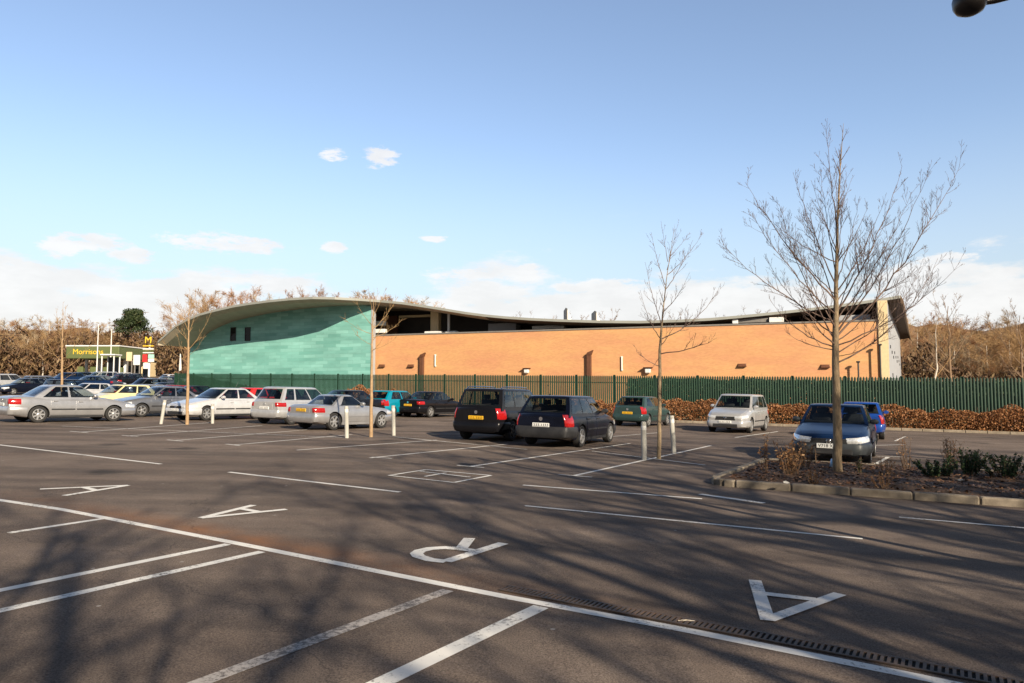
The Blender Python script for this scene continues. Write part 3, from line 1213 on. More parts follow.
# letters on the aisle, read from the other side
mark('painted_letter', [[(128, 485.2), (40, 489)], [(128, 485.2), (64, 495.5)], [(84, 487.2), (96, 490.2)]], .10, P_NEW)
mark('painted_letter', [[(201, 517.8), (253.5, 505)], [(201, 517.8), (286.3, 509.2)], [(240, 508.3), (258, 511.6)]], .10, P_NEW)
mark('painted_letter', [[(503.5, 543), (446, 561.3)],
                        [(446, 561.3), (430, 559.6), (418.5, 556.0), (416.5, 553.2), (420, 550.7), (430, 548.4), (445, 547.5), (458, 548.4), (470, 550), (476.5, 551.3)],
                        [(461.5, 548.2), (469.5, 538)]], .125, P_NEW)
mark('painted_letter', [[(755, 580), (768, 620.3)], [(768, 619.3), (840, 593.6)], [(764.5, 593.4), (816, 599.4)]], .105, P_NEW)
# box marking with cross lines
mark('painted_box', [[(389, 475.3), (426, 469.6)], [(426, 469.6), (491, 475.3)], [(491, 475.3), (454, 482.4)], [(454, 482.4), (389, 475.3)],
                     [(420, 471.3), (470, 477)], [(425, 476.3), (446, 472.8)]], .07, P_MID)

# ------------------------------------------------------------------ drain channel along the long line
M_IRON = mat('cast_iron_grate', (0.045, 0.040, 0.038), rough=0.7, var=0.4, scale=14, col2=(0.10, 0.06, 0.04))
M_VOID = mat('drain_void', (0.006, 0.006, 0.006), rough=1)
ld = (LINE_B - LINE_A)
ld.normalize()
ln = Vector((-ld.y, ld.x, 0))
ln.normalize()
ln.z = -K * ln.x
a0 = (gp(500, 590) - LINE_A).dot(ld)
q0 = LINE_A + ln * .165
dr = empty('drain_channel', q0 + ld * a0)
tag(dr, 'slotted iron drainage channel running beside the long white line', 'drain')
up = ld.cross(ln).normalized()
BM = Matrix((ld, ln, up)).transposed().to_4x4()
LEN = 5.2
mb = MB()
mb.box((0, -.075, .002), (LEN, .075, .0045), BM)
mb.build('channel_bed', M_VOID, dr)
mb = MB()
for s in (-1, 1):
    mb.box((0, s * .068 - .010, .0046), (LEN, s * .068 + .010, .013), BM)
x = .02
while x < LEN - .02:
    mb.box((x, -.057, .0047), (x + .019, .057, .012), BM)
    x += .038
mb.build('grate', M_IRON, dr)

# ------------------------------------------------------------------ kerbs, island, verge
M_KERB = mat('concrete_kerb', (0.17, 0.14, 0.105), rough=0.95, var=0.3, scale=4, bump=0.5, bscale=60, col2=(0.31, 0.26, 0.20))
M_SOIL = mat('bark_soil', (0.035, 0.022, 0.014), rough=1.0, scale=9, bump=1.0, bscale=25, col2=(0.10, 0.055, 0.032))


def kerb(name, pts, w=.14, h=.12, unit=.914):
    """row of kerb stones along ground points, each with bevel and joint"""
    mb = MB()
    for a, b in zip(pts, pts[1:]):
        d = b - a
        L = d.length
        n = max(1, round(L / unit))
        ax = d.normalized()
        ay = Vector((0, 0, 1)).cross(ax).normalized()
        az = ax.cross(ay)
        B = Matrix((ax, ay, az)).transposed().to_4x4()
        for i in range(n):
            j = random.uniform(-.006, .006)
            M = Matrix.Translation(a + ax * (L * i / n)) @ B
            mb.bbox((.006, -w / 2 + j, -.10), (L / n - .006, w / 2 + j, h + random.uniform(-.004, .004)), .022, M)
    return struct(mb.build(name, M_KERB))


A = gp(709, 485)
Bk = gp(964, 503)
Dk = gp(764, 463)
fr_d = (Bk - A)
fr_d.normalize()
sd_d = (Dk - A)
sdl = sd_d.length
sd_d.normalize()
A2, A3 = A + fr_d * .45, A + sd_d * .55
corner = [A2 * (1 - t) ** 2 + A * 2 * t * (1 - t) + A3 * t * t for t in (0, .25, .5, .75, 1)]
Bfar = A + fr_d * 9.5
Dend = A + sd_d * sdl
Dfar = Dend + fr_d * 9.5
kerb('island_kerb', [Bfar, A2])
kerb('island_kerb', corner, unit=.25)
kerb('island_kerb', [A3, Dend])
kerb('island_kerb', [Dend + fr_d * .1, Dfar])
# soil bed, mounded and uneven
mb = MB()
nu, nv = 60, 30


def isl(u, v):
    p = A + fr_d * (.10 + u * 9.2) + sd_d * (.08 + v * (sdl - .16))
    edge = min(u * 9, v * sdl, (1 - v) * sdl)
    p.z += .085 + .05 * min(1, edge / .6) + .05 * mnoise.noise(Vector((p.x * 1.4, p.y * 1.4, 0))) + .03 * mnoise.noise(Vector((p.x * 6, p.y * 6, 3)))
    return p


for j in range(nv + 1):
    for i in range(nu + 1):
        u, v = i / nu, j / nv
        if u == 0 and v == 0:
            u, v = .02, .03
        mb.v.append(isl(u, v))
for j in range(nv):
    for i in range(nu):
        mb.f.append((j * (nu + 1) + i, j * (nu + 1) + i + 1, (j + 1) * (nu + 1) + i + 1, (j + 1) * (nu + 1) + i))
        mb.mi.append(0)
struct(mb.build('planting_bed_soil', M_SOIL, smooth=180))
M_LITTER = leaf_mat('leaf_litter', (0.05, 0.026, 0.015), (0.14, 0.065, 0.03), (0.26, 0.15, 0.085))
mb = MB()
rng = random.Random(3)
for i in range(9000):
    u, v = rng.random() ** 1.3, rng.random()
    p = isl(u * .95 + .02, v * .94 + .03) + Vector((0, 0, rng.uniform(.0, .025)))
    s = rng.uniform(.012, .045)
    a = rng.uniform(0, 6.28)
    e1 = Vector((math.cos(a), math.sin(a), rng.uniform(-.5, .5))) * s
    e2 = Vector((-math.sin(a), math.cos(a), rng.uniform(-.5, .5))) * s * rng.uniform(.35, .8)
    mb.quad(p - e1, p - e2, p + e1, p + e2)
o = mb.build('leaf_litter', M_LITTER)
tag(o, 'brown leaf litter and bark chips covering the kerbed planting bed', 'leaf litter', kind='stuff')

# verge strip in front of the hedge
H0, H1 = Vector((3.2, 43.2, 0)), Vector((31, 33.0, 0))
hd_ = (H1 - H0).normalized()
hn_ = Vector((-hd_.y, hd_.x, 0))


def onG(p, h=0.0):
    return Vector((p.x, p.y, G(p.x, p.y) + h))


M_DRY = mat('dry_verge', (0.20, 0.155, 0.095), rough=1, scale=3, col2=(0.32, 0.25, 0.15), bump=.4, bscale=30)
mb = MB()
a, b = H0 - hn_ * .55, H1 - hn_ * .55
c, d = H1 + hn_ * 9, H0 + hn_ * 9
mb.quad(onG(a, .10), onG(b, .10), onG(c, .10), onG(d, .10))
mb.quad(onG(a, -.05), onG(b, -.05), onG(b, .10), onG(a, .10))
mb.quad(onG(d, -.05), onG(a, -.05), onG(a, .10), onG(d, .10))
struct(mb.build('verge', M_DRY))
kerb('verge_kerb', [onG(H0 - hn_ * .64), onG(H1 - hn_ * .64)])

# ------------------------------------------------------------------ trees
M_BARK = mat('young_bark', (0.15, 0.11, 0.07), rough=.9, scale=14, col2=(0.35, 0.26, 0.16), bump=1.0, bscale=45, stretch=(1, 1, .35))
M_TWIG = mat('bare_twig', (0.12, 0.080, 0.065), rough=.85, scale=5, col2=(0.21, 0.14, 0.11))
M_TWIGY = mat('young_twig', (0.26, 0.16, 0.07), rough=.85, scale=5, col2=(0.38, 0.25, 0.12))
M_BARKY = mat('pale_young_bark', (0.30, 0.19, 0.10), rough=.9, scale=9, col2=(0.42, 0.29, 0.17), bump=.3, bscale=50)
M_WOODB = mat('wood_bark', (0.16, 0.10, 0.062), rough=.9, scale=3, col2=(0.27, 0.18, 0.11))
M_WOODT = mat('wood_twigs', (0.25, 0.145, 0.068), rough=.9, scale=.25, col2=(0.42, 0.27, 0.125))
M_WOODR = mat('wood_twigs_red', (0.21, 0.100, 0.052), rough=.9, scale=.25, col2=(0.34, 0.185, 0.085))
M_BIRCH = mat('birch_bark', (0.45, 0.39, 0.32), rough=.8, scale=4, col2=(0.62, 0.56, 0.48))


def rdir(rng):
    while True:
        v = Vector((rng.uniform(-1, 1), rng.uniform(-1, 1), rng.uniform(-1, 1)))
        if .1 < v.length < 1:
            return v.normalized()


def bez(p0, p1, p2, n):
    return [p0 * (1 - t) ** 2 + p1 * 2 * t * (1 - t) + p2 * t * t for t in [i / n for i in range(n + 1)]]


def twigs(mb, path, r0, rng, level, L, dens, upw=.35, rmin=.0022):
    """side shoots along a branch path"""
    n = len(path) - 1
    total = sum((path[i + 1] - path[i]).length for i in range(n))
    cnt = max(2, int(total * dens))
    for k in range(cnt):
        t = rng.uniform(.22, 1.0)
        i = min(n - 1, int(t * n))
        p = path[i].lerp(path[i + 1], t * n - i)
        d = (path[i + 1] - path[i]).normalized()
        side = rdir(rng)
        side = (side - d * side.dot(d)).normalized()
        dirn = (d * rng.uniform(.7, 1.1) + side * rng.uniform(.5, .9) + Vector((0, 0, upw))).normalized()
        l = L * rng.uniform(.45, 1.1) * (1.15 - .6 * t)
        tip = p + dirn * l + Vector((0, 0, l * rng.uniform(0, .22)))
        mid = p + dirn * l * .5 + rdir(rng) * l * .06
        pp = bez(p, mid, tip, 4)
        r = max(rmin, r0 * (1 - t * .75) * .55)
        mb.tube(pp, [r, r * .8, r * .6, max(rmin * .8, r * .45), rmin * .6], 3 if level == 0 else 4, cap=False)
        if level > 0:
            twigs(mb, pp, r, rng, level - 1, l * .5, dens * 1.7, upw, rmin)


def young_tree(name, label, base, Y, trunk_px, limbs, r_trunk, seed, twL=.5, dens=5.0, mb_bark=None, m_twig=None, group=None, depth=.6, levels=1, rmin=.0024):
    """trunk through pixel points (first = ground), limbs: (start px on trunk, tip px, radius)"""
    rng = random.Random(seed)
    root = empty(name, base)
    tag(root, label, 'tree', group)
    inv = -base
    tp = [base - Vector((0, 0, .15))] + [at(x, y, Y) for x, y in trunk_px]
    n = len(tp)
    tm = MB()
    rad = [r_trunk * 1.2] + [r_trunk * interp([(0, 1), (.2, .80), (.40, .64), (.55, .36), (.72, .20), (.86, .11), (1, .045)], i / (n - 2)) for i in range(n - 1)]
    # denser, slightly wobbling trunk
    pts, rr = [], []
    for i in range(n - 1):
        for k in range(5):
            t = k / 5
            pts.append(tp[i].lerp(tp[i + 1], t) + Vector((rng.uniform(-1, 1), rng.uniform(-1, 1), 0)) * rad[i] * .14)
            rr.append(rad[i] * (1 - t) + rad[i + 1] * t)
    pts.append(tp[-1])
    rr.append(rad[-1] * .5)
    tm.tube([p + inv for p in pts], rr, 10)
    tm.build('trunk', mb_bark or M_BARK, root, 60)
    cm = MB()
    for (sx, sy), (tx, ty), r, *b in limbs:
        p0 = at(sx, sy, Y)
        lat = abs(tx - sx) / F * Y
        dy = rng.uniform(-1, 1) * (depth * .6 + lat * .7)
        p2 = at(tx, ty, Y + dy)
        bend = b[0] if b else .30
        p1 = p0.lerp(p2, .45)
        v = p2 - p0
        hor = Vector((v.x, v.y, 0))
        p1 = p1 + hor * bend * .5 - Vector((0, 0, abs(v.z) * bend * .35))
        path = bez(p0, p1, p2, 12)
        for i in range(1, 12):
            path[i] += rdir(rng) * v.length * .008
        rad_ = [max(rmin, r * (1 - .9 * i / 12)) for i in range(13)]
        cm.tube([p + inv for p in path], rad_, 6, cap=False)
        twigs(cm, [p + inv for p in path], r, rng, levels, twL * (v.length / 1.6) ** .5, dens, rmin=rmin)
    # leader shoots
    twigs(cm, [p + inv for p in pts[len(pts) // 2:]], r_trunk * .4, rng, levels, twL, dens * .7, rmin=rmin)
    cm.build('crown', m_twig or M_TWIG, root, 60)
    return root


# big young tree in the island
b0 = gp(838, 472, .13)
TY = b0.y
limbs = [
    ((835, 300), (745, 182), .022, .15), ((836, 322), (723, 244), .020), ((836, 285), (793, 172), .018, .12), ((836, 262), (764, 214), .014),
    ((836, 250), (811, 180), .013, .1), ((837, 235), (826, 131), .018, .05), ((838, 215), (852, 178), .010, .05), ((838, 262), (868, 208), .016, .15),
    ((838, 290), (884, 200), .018, .2), ((838, 310), (902, 166), .022, .2), ((838, 318), (912, 192), .018, .2), ((838, 335), (959, 168), .026, .25),
    ((838, 330), (929, 172), .020, .22), ((838, 345), (960, 262), .018, .35), ((839, 362), (938, 258), .022, .4), ((839, 352), (925, 262), .016, .35),
    ((836, 335), (768, 262), .018, .3), ((836, 348), (770, 300), .018, .45), ((836, 345), (806, 305), .022, .45), ((835, 350), (786, 332), .014, .5),
    ((835, 340), (779, 204), .020, .25), ((836, 305), (803, 200), .017, .15), ((836, 275), (820, 170), .015, .08), ((838, 340), (881, 290), .016, .35),
    ((838, 325), (888, 238), .018, .28), ((838, 280), (860, 196), .014, .12), ((837, 270), (845, 180), .014, .02), ((836, 315), (752, 214), .018, .22),
    ((839, 356), (872, 345), .010, .5), ((838, 300), (872, 230), .015, .18), ((836, 295), (781, 226), .015, .2), ((837, 245), (836, 168), .014, 0),
    ((836, 328), (795, 240), .016, .25), ((838, 312), (858, 240), .014, .12), ((836, 330), (812, 250), .014, .2), ((838, 332), (868, 262), .014, .25),
]
young_tree('bare_tree', 'large bare young tree with many upswept branches in the kerbed planting bed', b0, TY,
           [(838, 470), (836.5, 400), (835.5, 340), (836, 290), (837.5, 220), (840, 170), (843.5, 123)], [(a_, b_, c_ * .78, *d_) for a_, b_, c_, *d_ in limbs], .090, 11, twL=.44, dens=7.5, depth=.5, levels=2, rmin=.0024)

# slim tree between the two posts
b1 = gp(659, 459)
limbs1 = [((660, 354), (717, 338), .014, .55), ((660, 340), (721, 283), .014, .45), ((660, 338), (640, 290), .012, .35), ((662, 326), (645, 262), .012, .2),
          ((663, 312), (690, 272), .010, .3), ((665, 290), (693, 240), .010, .2), ((665, 285), (651, 232), .010, .15), ((667, 275), (702, 234), .009, .2),
          ((668, 262), (661, 221), .008, .05), ((669, 258), (690, 232), .007, .1), ((659, 366), (634, 345), .010, .5), ((659, 358), (650, 372), .007, .6),
          ((661, 345), (680, 312), .010, .3), ((667, 270), (678, 224), .009, 0)]
young_tree('bare_tree', 'slim bare tree with few branches standing between two white posts', b1, b1.y,
           [(659, 457), (659.5, 400), (660, 350), (662.5, 315), (667, 275), (675, 224)], limbs1, .054, 21, twL=.42, dens=6.5, depth=.4, levels=2, rmin=.0026)

# three thin trees further along the row
b2 = gp(371, 437)
limbs2 = [((372, 330), (398, 296), .012, .25), ((372, 338), (403, 318), .011, .4), ((372, 325), (355, 300), .010, .25), ((372, 334), (344, 318), .010, .4),
          ((372, 318), (386, 288), .010, .15), ((372, 342), (392, 300), .012, .3), ((372, 345), (351, 326), .008, .45), ((371, 350), (397, 336), .008, .5),
          ((372, 310), (368, 286), .009, .05), ((372, 320), (378, 290), .009, .1), ((371, 352), (388, 326), .009, .4)]
young_tree('bare_tree', 'slim pale-stemmed tree in front of the silver coupe between posts', b2, b2.y,
           [(371, 436), (371.5, 390), (372, 345), (373, 318), (374, 288)], limbs2, .062, 31, twL=.34, dens=5.5, mb_bark=M_BARKY, m_twig=M_TWIGY, depth=.4, rmin=.0035)
b3 = gp(187, 424.5)
limbs3 = [((188, 350), (212, 310), .012, .3), ((188, 362), (161, 338), .012, .35), ((188, 344), (182, 318), .010, .2), ((188, 335), (200, 300), .010, .15),
          ((188, 330), (178, 300), .010, .2), ((188, 356), (205, 334), .008, .4), ((188, 340), (169, 312), .010, .3), ((188, 368), (177, 334), .011, .2), ((189, 325), (196, 290), .008, .1)]
young_tree('bare_tree', 'slim pale-stemmed tree beside the white saloon near the teal wall end', b3, b3.y,
           [(187, 423), (188, 380), (188.5, 340), (189, 312), (190, 290)], limbs3, .066, 41, twL=.34, dens=5.5, mb_bark=M_BARKY, m_twig=M_TWIGY, depth=.4, rmin=.004)
b4 = gp(62, 415)
limbs4 = [((62, 360), (84, 330), .012, .3), ((62, 370), (90, 345), .012, .35), ((62, 350), (72, 312), .010, .2), ((62, 345), (56, 308), .010, .2),
          ((62, 362), (42, 330), .010, .3), ((62, 372), (36, 350), .010, .35), ((62, 380), (82, 362), .008, .4), ((62, 340), (66, 305), .008, .1)]
young_tree('bare_tree', 'slim pale-stemmed tree behind the silver saloon near the left edge', b4, b4.y,
           [(62, 414), (62, 380), (62, 345), (63, 320), (63, 302)], limbs4, .068, 51, twL=.36, dens=5.0, mb_bark=M_BARKY, m_twig=M_TWIGY, depth=.4, rmin=.005)

# ------------------------------------------------------------------ woodland prototypes


def wood_tree(seed, h, spread, m_tw, m_bk=None, trunk_frac=.24, nl=13, nb=10, ntw=12, rmin=.015, up=.5, tr=.016, lean=0.0):
    rng = random.Random(seed)
    root = empty('woodland_tree')
    tm, cm = MB(), MB()
    th = h * .86
    tp = [Vector((0, 0, -.5))]
    for i in range(1, 9):
        tp.append(Vector((rng.uniform(-1, 1) * h * .012 + lean * i / 8, rng.uniform(-1, 1) * h * .012, th * i / 8)))
    tr_ = [h * tr * (1 - .85 * i / 8) for i in range(9)]
    tm.tube(tp, tr_, 7)
    tm.build('trunk', m_bk or M_WOODB, root, 60)
    for k in range(nl):
        f = trunk_frac + (1 - trunk_frac) * (k + rng.random()) / nl
        i = min(7, int(f * 8))
        p0 = tp[i].lerp(tp[i + 1], f * 8 - i)
        a = k * 2.4 + rng.uniform(-.5, .5)
        ll = spread * (1.0 - .55 * max(0, (f - .45) / .55)) * rng.uniform(.75, 1.1)
        p2 = p0 + Vector((math.cos(a) * ll, math.sin(a) * ll, ll * rng.uniform(up, up + .7)))
        p2.z = min(p2.z, h * rng.uniform(.9, 1.02))
        p1 = p0.lerp(p2, .5) + Vector((math.cos(a), math.sin(a), -.5)) * ll * .14
        path = bez(p0, p1, p2, 6)
        r = h * tr * .45 * (1.2 - f)
        cm.tube(path, [max(rmin, r * (1 - .85 * j / 6)) for j in range(7)], 5, cap=False)
        for b in range(nb):
            t = rng.uniform(.2, 1)
            j = min(5, int(t * 6))
            q0 = path[j].lerp(path[j + 1], t * 6 - j)
            d = ((path[j + 1] - path[j]).normalized() + rdir(rng) * .85 + Vector((0, 0, .3))).normalized()
            l = ll * rng.uniform(.3, .55) * (1.2 - .5 * t)
            q2 = q0 + d * l
            bp = bez(q0, q0.lerp(q2, .5) + rdir(rng) * l * .1, q2, 3)
            r2 = max(rmin, r * .3 * (1 - .5 * t))
            cm.tube(bp, [r2, r2 * .8, max(rmin, r2 * .6), rmin], 4, cap=False)
            for c in range(ntw):
                t2 = rng.uniform(.15, 1)
                j2 = min(2, int(t2 * 3))
                s0 = bp[j2].lerp(bp[j2 + 1], t2 * 3 - j2)
                d2 = (d + rdir(rng) * 1.0 + Vector((0, 0, .25))).normalized()
                l2 = l * rng.uniform(.25, .6)
                s2 = s0 + d2 * l2
                cm.tube([s0, s0.lerp(s2, .5) + rdir(rng) * l2 * .08, s2], [rmin, rmin * .8, rmin * .4], 3, cap=False)
                for e in range(2):
                    u0 = s0.lerp(s2, rng.uniform(.3, .9))
                    u2 = u0 + (d2 + rdir(rng) * .9).normalized() * l2 * rng.uniform(.3, .6)
                    cm.tube([u0, u2], [rmin * .7, rmin * .35], 3, cap=False)
    cm.build('crown', m_tw, root)
    return root


def copy_tree(root, loc, rz, sc, label, group, name=None):
    r = root.copy()
    C.objects.link(r)
    if name:
        r.name = name
    r.location = loc
    r.rotation_euler = (0, 0, rz)
    r.scale = (sc[0], sc[0], sc[1])
    tag(r, label, 'tree', group)
    for ch in root.children:
        c = ch.copy()
        C.objects.link(c)
        c.parent = r
        c.name = ch.name.split('.')[0]
    return r


M_WOODP = mat('wood_twigs_pale', (0.27, 0.20, 0.13), rough=.9, scale=.25, col2=(0.44, 0.34, 0.22))
protos = [wood_tree(1, 17, 6.0, M_WOODP, M_BIRCH), wood_tree(2, 18, 5.0, M_WOODR, up=.7), wood_tree(3, 15, 6.5, M_WOODT, M_BIRCH, nl=14, up=.35),
          wood_tree(4, 19, 5.2, M_WOODT, up=.8, trunk_frac=.35), wood_tree(5, 16, 5.6, M_WOODR)]
sparse = [wood_tree(6, 17, 5.0, M_WOODT, nl=10, nb=7, ntw=8, up=.7), wood_tree(7, 18, 4.5, M_WOODB, nl=9, nb=7, ntw=8, up=.9)]
rng = random.Random(99)


def wood_row(plist, px0, px1, n, Yf, top_f, label, group, jit=6.0, sx=1.0, zoff=0.0):
    for i in range(n):
        px = px0 + (px1 - px0) * (i + rng.uniform(.1, .9)) / n
        Y = Yf(px) + rng.uniform(-jit, jit)
        loc = gfar(px, Y)
        top = at(px, top_f(px), Y).z + rng.uniform(-1.3, .6)
        pr = plist[rng.randrange(len(plist))]
        hh = {id(p): h for p, h in PH}[id(pr)]
        s = (top - loc.z) / hh
        copy_tree(pr, loc + Vector((0, 0, zoff)), rng.uniform(0, 6.28), (s * sx * rng.uniform(.9, 1.15), s), label, group)


PH = [(p, h) for p, h in zip(protos + sparse, (17, 18, 15, 19, 16, 17, 18))]
topL = lambda px: interp([(-20, 316), (60, 316), (85, 314), (105, 322), (120, 318), (150, 325), (170, 318), (190, 300), (220, 292), (260, 290)], px)
wood_row(protos, -15, 178, 17, lambda p: 160, topL, 'bare red-brown tree in the wood beyond the far left cars', 'trees of the wood on the left', 6, 1.1)
wood_row(protos, -10, 180, 14, lambda p: 142, lambda p: topL(p) + 13, 'lower bare tree at the front of the left wood', 'trees at the edge of the left wood', 4, 1.1)
topM = lambda px: interp([(180, 296), (215, 288), (250, 288), (290, 286), (315, 283), (345, 288), (380, 291), (420, 296), (460, 306)], px)
wood_row(protos, 185, 430, 15, lambda p: 135, topM, 'bare brown tree whose crown shows above the arched roof', 'trees behind the arched roof', 5, 1.0)
topN = lambda px: interp([(460, 312), (520, 312), (580, 311), (620, 304), (650, 307), (700, 312), (760, 308)], px)
wood_row(sparse, 500, 770, 10, lambda p: 150, topN, 'sparse bare tree showing faintly above the low middle roof', 'trees behind the low roof', 5, .9)
topR = lambda px: interp([(900, 305), (920, 315), (950, 312), (985, 318), (1040, 306)], px)
wood_row(protos, 898, 1040, 12, lambda p: 108, topR, 'bare brown tree in the wood right of the store', 'trees of the wood on the right', 4, 1.15)
wood_row(protos, 900, 1045, 10, lambda p: 92, lambda p: topR(p) + 18, 'lower bare tree at the front of the right wood', 'trees at the edge of the right wood', 3, 1.2)
wood_row(sparse, 945, 1040, 2, lambda p: 80, lambda p: 288, 'tall thin bare tree rising above the right wood', 'tall thin trees on the right', 3, .8)
# birch at the edge of the right wood
br = wood_tree(8, 11, 2.4, M_WOODT, M_BIRCH, trunk_frac=.4, nl=9, nb=5, ntw=6, rmin=.010, up=1.0, tr=.012, lean=.7)
br.name = 'birch_tree'
br.location = gfar(933, 74)
tag(br, 'leaning pale-stemmed birch in front of the wood right of the store', 'tree')
# dark evergreen in the left wood
M_EVER = leaf_mat('evergreen_leaves', (0.018, 0.035, 0.014), (0.035, 0.055, 0.02), (0.065, 0.075, 0.03))
root = empty('evergreen_tree', gfar(131, 138) - Vector((0, 0, .5)))
root.scale = (.88, .88, .96)
tag(root, 'dark evergreen tree with a broad flat crown among the bare woods', 'tree')
mb = MB()
mb.tube([(0, 0, -.5), (.1, 0, 5), (0, .1, 10), (.1, 0, 13.5)], [.35, .28, .2, .06], 8)
for k in range(9):
    a = k * 2.4
    z = 7 + k * .7
    mb.tube([(0, 0, z), (math.cos(a) * 1.6, math.sin(a) * 1.6, z + .5), (math.cos(a) * 3, math.sin(a) * 3, z + .7)], [.10, .07, .03], 5)
mb.build('trunk', M_WOODB, root, 60)
mb = MB()
rg = random.Random(5)
for layer in range(60):
    z = rg.uniform(9.2, 13.3)
    rad = 3.4 * max(.2, 1 - ((z - 10.4) / 3.6) ** 2)
    a = rg.uniform(0, 6.28)
    rr = rad * rg.uniform(.2, 1)
    c = Vector((math.cos(a) * rr, math.sin(a) * rr, z))
    for i in range(170):
        v = rdir(rg)
        p = c + Vector((v.x * 1.15, v.y * 1.15, v.z * .75)) * rg.random() ** .4
        e1, e2 = rdir(rg) * .17, rdir(rg) * .12
        mb.quad(p - e1, p - e2, p + e1, p + e2)
mb.build('crown', M_EVER, root)
# wooded hillsides behind the car park and the store
M_HILL = mat('woodland_floor', (0.115, 0.062, 0.034), rough=1, scale=.35, col2=(0.22, 0.13, 0.065), bump=1.0, bscale=3)


def hillside(px0, px1, Y0, Y1, topf):
    mb = MB()
    nu, nv = 60, 14
    for j in range(nv + 1):
        v = j / nv
        for i in range(nu + 1):
            px = px0 + (px1 - px0) * i / nu
            Y = Y0 + (Y1 - Y0) * v
            p = gfar(px, Y)
            endf = sst(0, .12, i / nu) * sst(1, .94, i / nu) if px0 > 500 else 1
            p.z += -.3 + (at(px, topf(px), Y1).z - p.z + 1.2 * mnoise.noise(Vector((p.x * .13, Y * .1, 0)))) * sst(0, 1, v) * endf
            mb.v.append(p)
    for j in range(nv):
        for i in range(nu):
            mb.f.append((j * (nu + 1) + i, j * (nu + 1) + i + 1, (j + 1) * (nu + 1) + i + 1, (j + 1) * (nu + 1) + i))
            mb.mi.append(0)
    return struct(mb.build('hillside', M_HILL, smooth=180))


hillside(-80, 200, 150, 200, lambda p: topL(p) + 14)
hillside(855, 1110, 100, 140, lambda p: topR(p) + 12)
# undergrowth masses of the woods
M_UND = leaf_mat('undergrowth', (0.075, 0.042, 0.026), (0.145, 0.085, 0.047), (0.22, 0.15, 0.075))


def thicket(name, label, px0, px1, Y0, Y1, n, hgt, size=.35, m=M_UND, seed=1):
    rg = random.Random(seed)
    mb = MB()
    for i in range(n):
        px = rg.uniform(px0, px1)
        Y = rg.uniform(Y0, Y1)
        p = gfar(px, Y)
        hh = hgt * (.55 + .9 * abs(mnoise.noise(Vector((p.x * .16, p.y * .16, seed)))))
        p.z += hh * rg.random() ** .8
        s = size * rg.uniform(.4, 1.2)
        # upright little sprays: a thin leaf-like blade
        d = (rdir(rg) * .7 + Vector((0, 0, .7))).normalized() * s * 1.5
        e = rdir(rg) * s * .28
        mb.quad(p - d * .5, p - e, p + d * .5, p + e)
    o = mb.build(name, m)
    tag(o, label, 'undergrowth', kind='stuff')
    return o


thicket('undergrowth', 'brown undergrowth filling the wood beyond the far left cars', -25, 182, 136, 168, 30000, 9.5, .75, seed=2)
thicket('undergrowth', 'red-brown undergrowth filling the wood right of the store', 896, 1060, 82, 112, 30000, 7.0, .55, seed=4)
#---PART3---
# ------------------------------------------------------------------ green palisade fence
M_GREEN = mat('green_fence_paint', (0.006, 0.032, 0.018), rough=.55, var=.3, scale=2, col2=(0.012, 0.052, 0.029))
FR = Vector((30.5, 33.35, 0))
FL = Vector((-33.6, 72.6, 0))
fd = (FR - FL)
fd.z = 0
flen = fd.length
fd.normalize()
fnrm = Vector((fd.y, -fd.x, 0))      # towards the camera
if fnrm.y > 0:
    fnrm = -fnrm
ZL, ZR = at(176, 373.2, 72.6).z, at(1000, 377.4, 36.6).z
tR = (Vector((26, 36.6, 0)) - FL).dot(fd)


def ftop(s):
    return ZL + (ZR - ZL) * s / tR


fence = empty('palisade_fence', onG(FL))
tag(fence, 'long green steel palisade fence between the car park and the store', 'fence')
nb_ = 27
bay = flen / nb_
inv = -fence.location


def pale(mb, s, z0, z1, off, w=.110, t=.016):
    c = FL + fd * s + fnrm * off + inv
    c.z = 0
    z0 += inv.z
    z1 += inv.z
    hw = fd * w / 2
    tt = fnrm * t
    ridge = fnrm * .022
    top = [(-1, z1 - .10), (0, z1), (1, z1 - .10)]
    f0 = [c - hw, c + ridge, c + hw]
    zz = [z1 - .09, z1, z1 - .09]
    n = len(mb.v)
    for k in range(3):
        mb.v.append(Vector((f0[k].x, f0[k].y, z0)))
    for k in range(3):
        mb.v.append(Vector((f0[k].x, f0[k].y, zz[k])))
    for k in range(3):
        p = f0[k] - tt
        mb.v.append(Vector((p.x, p.y, z0)))
    for k in range(3):
        p = f0[k] - tt
        mb.v.append(Vector((p.x, p.y, zz[k])))
    for f in ((0, 1, 4, 3), (1, 2, 5, 4), (7, 6, 9, 10), (8, 7, 10, 11), (6, 0, 3, 9), (2, 8, 11, 5), (3, 4, 10, 9), (4, 5, 11, 10)):
        mb.f.append(tuple(n + i for i in f))
        mb.mi.append(0)


